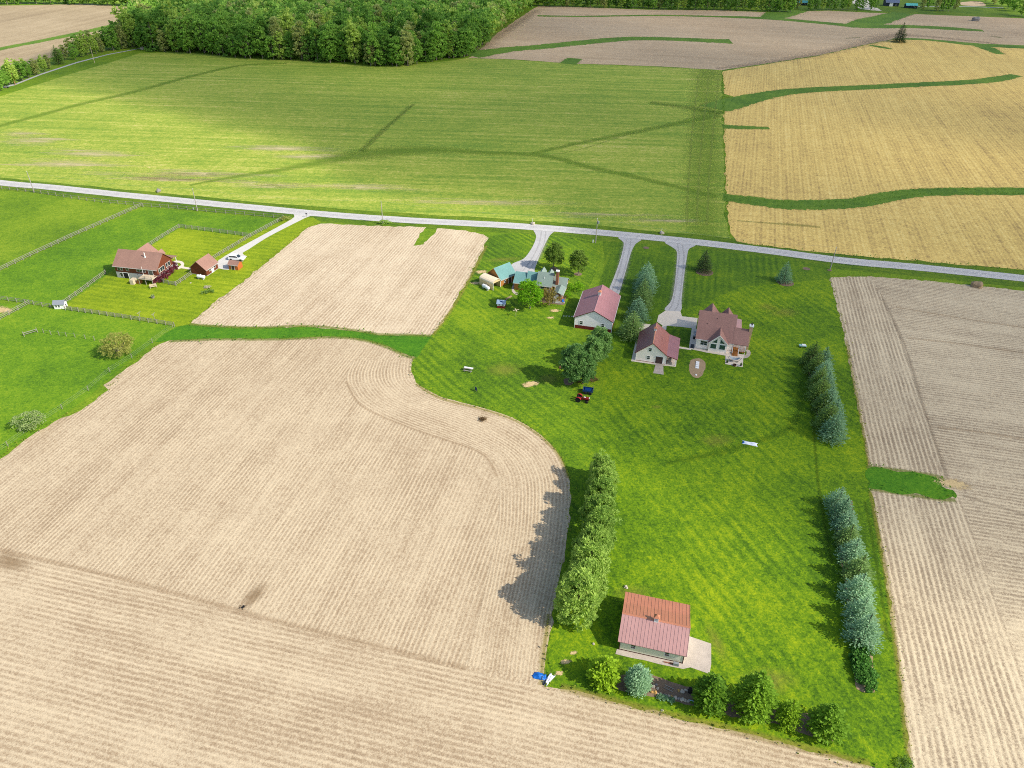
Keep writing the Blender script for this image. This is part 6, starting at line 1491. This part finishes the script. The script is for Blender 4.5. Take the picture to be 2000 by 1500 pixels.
for (u, v), lb in (((7.85, -5.0), 'left front corner of the patio'), ((11.1, -5.5), 'right front corner of the patio')):
    o = empty('flower_pot', hp(u, v, .068), 0, 'dark flower pot at the %s' % lb, 'pot'); MB().lathe([(.16, 0), (.24, .38), (.2, .4), (.05, .34)], (0, 0, 0), 12).build('pot', M_dark, o); link('plant', leaf_mesh('plant', *clumpy(.5, .24, .5, .2, 10, 10, (.1, .16), 5, .5), F_green), o)
o = empty('air_conditioner', hp(-.75, -.2, .06), HYAW, 'dark blue-black heat pump unit at the front corner of the cream house', 'heat pump'); stuffbox(o, 'casing', M_td, -.4, .4, -.35, .35, 0, .75); MB().lathe([(.28, .751), (.26, .79)], (0, 0, 0), 14).build('fan_grille', M_dark, o)
o = empty('gas_grill', hp(-.45, 4.6, .06), HYAW, 'dark grill against the west wall of the cream house', 'grill'); stuffbox(o, 'cart', M_dark, -.3, .3, -.5, .5, 0, .7); MB().prism([(-.3, .7), (-.28, .95), (0, 1.08), (.28, .95), (.3, .7)], -.45, .45, 'v').build('hood', M_steel, o)
o = empty('garden_bin', hp(-.5, 6.2, .06), HYAW, 'pale bin against the west wall of the cream house', 'bin'); MB().add([(-.25, -.25, 0), (.25, -.25, 0), (.25, .25, 0), (-.25, .25, 0), (-.32, -.32, .9), (.32, -.32, .9), (.32, .32, .9), (-.32, .32, .9)], [(0, 3, 2, 1), (4, 5, 6, 7), (0, 1, 5, 4), (1, 2, 6, 5), (2, 3, 7, 6), (3, 0, 4, 7)]).build('bin_body', M_white, o); stuffbox(o, 'lid', M_steel, -.34, .34, -.34, .34, .9, .96)
o = empty('patio_chair', (CX+math.cos(CYAW)*23.6-math.sin(CYAW)*-7.6, CY+math.sin(CYAW)*23.6+math.cos(CYAW)*-7.6, .05), .5, 'blue-grey garden chair in the mulch beside the brick porch', 'chair')
stuffbox(o, 'seat', M_tb, -.28, .28, -.28, .28, .4, .45); stuffbox(o, 'backrest', M_tb, -.28, .28, .24, .29, .45, 1.0)
for sx in (-.25, .25):
    for sy in (-.25, .25): stuffbox(o, 'leg', M_white, sx-.03, sx+.03, sy-.03, sy+.03, 0, .4)

# western yard
p = at(300, 562); o = empty('glider_bench', (p.x, p.y, 0), .5, 'pale wooden garden bench set near the deck of the brown house', 'bench')
for k in range(4): stuffbox(o, 'seat_slat', M_wood_l, -.9, .9, -.3+k*.15, -.18+k*.15, .42, .46)
for k in range(3): stuffbox(o, 'back_slat', M_wood_l, -.9, .9, .32, .36, .55+k*.18, .68+k*.18)
for x in (-.85, .85): stuffbox(o, 'leg', M_wood_l, x-.05, x+.05, -.3, -.2, 0, .42); stuffbox(o, 'leg', M_wood_l, x-.05, x+.05, .28, .38, 0, 1.1)
p = at(299, 582); o = empty('stone_planter', (p.x, p.y, 0), .2, 'grey stone planter alone on the brown house lawn', 'planter')
MB().lathe([(.35, 0), (.5, .5), (.42, .52), (.38, .4)], (0, 0, 0), 14).build('bowl', M_rock_g, o); link('plant', leaf_mesh('plant', *clumpy(.8, .42, .7, .3, 16, 12, (.12, .2), 6, .45), F_grey), o)
for i, (px, lb) in enumerate((((275, 624), 'left clothes-line post on the brown house lawn'), ((303, 626.5), 'right clothes-line post on the brown house lawn'))):
    q = at(*px); o = empty('clothesline_post', (q.x, q.y, 0), 1.3, 'grey ' + lb, 'post', 'clothes-line posts'); MB().tube([(0, 0, 0), (0, 0, 2.1)], .06, 8).build('upright', M_wood_g, o); MB().bar((-.65, 0, 2.05), (.65, 0, 2.05), .08).build('crossarm', M_wood_g, o); MB().bar((-.45, 0, 2.0), (0, 0, 1.5), .05).build('brace', M_wood_g, o)
p = at(107, 604); o = empty('white_playhouse', (p.x, p.y, 0), .12, 'little white playhouse with a grey roof at the fence corner', 'playhouse')
stuffbox(o, 'walls', M_white, 0, 2.6, 0, 1.8, 0, 1.5); slab(o, 'roof_slope', 'u', -.2, 2.8, (-.25, 1.4), (.9, 2.2), .08, M_steel); slab(o, 'roof_slope', 'u', -.2, 2.8, (.9, 2.2), (2.05, 1.4), .08, M_steel)
for s_ in (.6, 1.3): window(o, 'front', 0, s_, .85, .4, .6)
door(o, 'right', 2.6, .9, .05, .5, 1.0, M_dark)
p = at(60, 652); o = empty('horse_jump', (p.x, p.y, 0), .75, 'grey wooden jump rail between two frames in the pasture', 'jump rail')
for x in (-1.5, 1.5): MB().bar((x, -.5, 0), (x, 0, 1.2), .1).build('frame', M_wood_g, o); MB().bar((x, .5, 0), (x, 0, 1.2), .1).build('frame', M_wood_g, o)
MB().tube([(-1.6, 0, .8), (1.6, 0, .8)], .08, 8).build('rail', M_wood_g, o); MB().tube([(-1.6, 0, .35), (1.6, 0, .35)], .07, 8).build('rail', M_wood_g, o)
blob('bare_soil_patch', (-2, 605), 6, 2.4, .046, M_bare, -.2)
rock((372.5, 553), .22, 'small pale stone on the lawn below the short fence', M_rock, seed=80)
put(broad('low_shrub', 64, F_green, 1, .9, .4, .5, 22, 18, (.14, .24), 'shrub', trunk=None, clr=.36), (411, 569), .3, 'dark green low shrub, the left of two by the brush pile', 1.0); put(broad('low_shrub', 65, F_green, 1, .8, .4, .5, 22, 18, (.14, .24), 'shrub', trunk=None, clr=.36), (400, 571.5), .3, 'dark green low shrub, the far left one of two by the brush pile', 1.0)

# ------------------------------------------------------------------ weeds and tall grass where field meets lawn
def edge_weeds(lines, per_m, mat, seed, name, label, spread=.45, hgt=.42):
    g = np.random.default_rng(seed); C = []; D = []; N = []; T = []; Ln = []
    for px in lines:
        P = smooth_poly([at(*p) for p in px], False, 4)
        for a, b in zip(P, P[1:]):
            d = (b-a); L = d.length; nr = Vector((-d.y, d.x, 0)).normalized()
            for k in range(max(1, int(L*per_m))):
                if g.random() < .35: continue
                q = a + d*g.random() + nr*g.normal(0, spread*(.5+g.random())); h = hgt*g.uniform(.4, 1.3)
                C.append((q.x, q.y, .05+h*.45)); az = g.uniform(0, 6.28); D.append((math.cos(az)*.5, math.sin(az)*.5, 1)); N.append((math.cos(az+1.4), math.sin(az+1.4), .3)); T.append(g.random()); Ln.append(h)
    o = link(name, leaf_mesh(name, C, D, N, np.array(Ln)*.55, np.array(Ln), T, mat)); tag(o, label, 'weeds', kind='stuff'); return o
F_weed = foliage('rank_weeds', S(96, 128, 24, .95), S(176, 172, 76, 1.0), .45)
F_weed_g = foliage('waterway_tussocks', S(70, 116, 30, .95), S(124, 156, 50, 1.0), .45)
edge_weeds([[(812, 698), (804, 714), (812, 748), (860, 776), (940, 797), (1000, 817), (1050, 846), (1090, 886), (1111, 932), (1114, 965), (1108, 1050), (1094, 1125), (1078, 1200), (1066, 1290), (1062, 1342)], [(1064, 1343), (1100, 1346), (1180, 1366), (1300, 1397), (1450, 1432), (1600, 1472), (1720, 1502)], [(1778, 1484), (1755, 1300), (1735, 1150), (1716, 1030), (1701, 955)], [(1699, 912), (1678, 800), (1650, 660), (1622, 543)], [(842, 656), (880, 605), (915, 545), (953, 464)], [(0, 896), (60, 851), (118, 815), (162, 800), (214, 760), (240, 725), (310, 672)], [(370, 632), (480, 546), (600, 446), (625, 437)], [(1622, 542), (1700, 540), (1820, 549), (2000, 568)]], 5.0, F_weed, 4, 'border_weeds', 'rank weeds and dry grass along the field borders')
edge_weeds([[(330, 667), (420, 663), (540, 663), (640, 659), (700, 663), (750, 676), (790, 694), (812, 700)], [(370, 633), (420, 637), (500, 640), (600, 637), (690, 645), (740, 653), (790, 654), (842, 656)], [(1692, 913), (1780, 923), (1842, 938), (1838, 950), (1871, 970), (1820, 973), (1760, 964), (1698, 954)], [(1417, 389), (1460, 394), (1530, 403), (1600, 404), (1680, 398), (1740, 387), (1800, 380), (2000, 378)], [(1417, 381), (1460, 387), (1530, 395), (1600, 396), (1680, 391), (1740, 379), (1800, 372), (2000, 370)], [(1411, 140), (1414, 250), (1418, 380), (1424, 455), (1440, 472), (1600, 493), (2000, 528)]], 3.2, F_weed_g, 5, 'waterway_tussocks', 'tussocks of tall grass fringing the grass waterways', .6, .55)

# ------------------------------------------------------------------ fair-weather cumulus whose shade lies over the north and east
def cloud(name, shade_poly, alt, thick, label, seed, soft=42.0):
    """shade_poly: outline of its shadow on the land, world metres"""
    k = alt/math.tan(SUN_EL); off = Vector((math.sin(SUN_AZ)*k, math.cos(SUN_AZ)*k, 0)); g = random.Random(seed)
    poly = smooth_poly([Vector((x, y, 0)) for x, y in shade_poly], True, 5)
    xs = [p.x for p in poly]; ys = [p.y for p in poly]; step = 16.0
    nx, ny = int((max(xs)-min(xs))/step)+3, int((max(ys)-min(ys))/step)+3; x0, y0 = min(xs)-step, min(ys)-step
    ph = [g.uniform(0, 6.28) for _ in range(8)]
    T = {}
    for i in range(nx):
        for j in range(ny):
            q = (x0+i*step, y0+j*step)
            if inside(q, poly):
                d = edge_dist(q, poly); w = 1 + .16*math.sin(q[0]/70+ph[0])*math.sin(q[1]/60+ph[1]) + .12*math.sin(q[0]/31+ph[2]+q[1]/43) + .08*math.sin(q[1]/21+ph[3])
                T[i, j] = max(1.0, thick*(1-math.exp(-(d/soft)**1.3))*w)
    vs = []; idx = {}
    for key, t in T.items():
        idx[key] = len(vs); x, y = x0+key[0]*step+off.x, y0+key[1]*step+off.y; vs += [(x, y, alt), (x, y, alt+t)]
    fs = []; edges = {}
    for (i, j) in T:
        c = [(i, j), (i+1, j), (i+1, j+1), (i, j+1)]
        if all(q in T for q in c):
            a = [idx[q] for q in c]; fs.append(tuple(reversed(a))); fs.append(tuple(v+1 for v in a))
            for u, v in zip(a, a[1:]+a[:1]):
                if (v, u) in edges: del edges[(v, u)]
                else: edges[(u, v)] = 1
    for u, v in edges: fs.append((u, v, v+1, u+1))
    m = bpy.data.materials.new('cloud_vapour'); m.use_nodes = True; t = m.node_tree
    for n in list(t.nodes): t.nodes.remove(n)
    ou = t.nodes.new('ShaderNodeOutputMaterial'); pv = t.nodes.new('ShaderNodeVolumePrincipled'); pv.inputs['Density'].default_value = .0145; pv.inputs['Color'].default_value = (1, 1, 1, 1); pv.inputs['Anisotropy'].default_value = .6
    t.links.new(pv.outputs[0], ou.inputs['Volume'])
    o = link(name, new_mesh(name, vs, fs, m)); tag(o, label, 'cloud', kind='stuff'); return o
cloud('cloud', [(-150, 900), (-300, 470), (-225, 385), (-165, 345), (-115, 312), (-80, 290), (-66, 255), (-24, 240), (20, 224), (30, 185), (18, 150), (16, 104), (28, 94), (47, 82), (68, 72), (95, 62), (160, 52), (420, 50), (560, 400), (480, 900)], 520, 62, 'cumulus cloud drifting above the right of the place, out of the picture', 3)
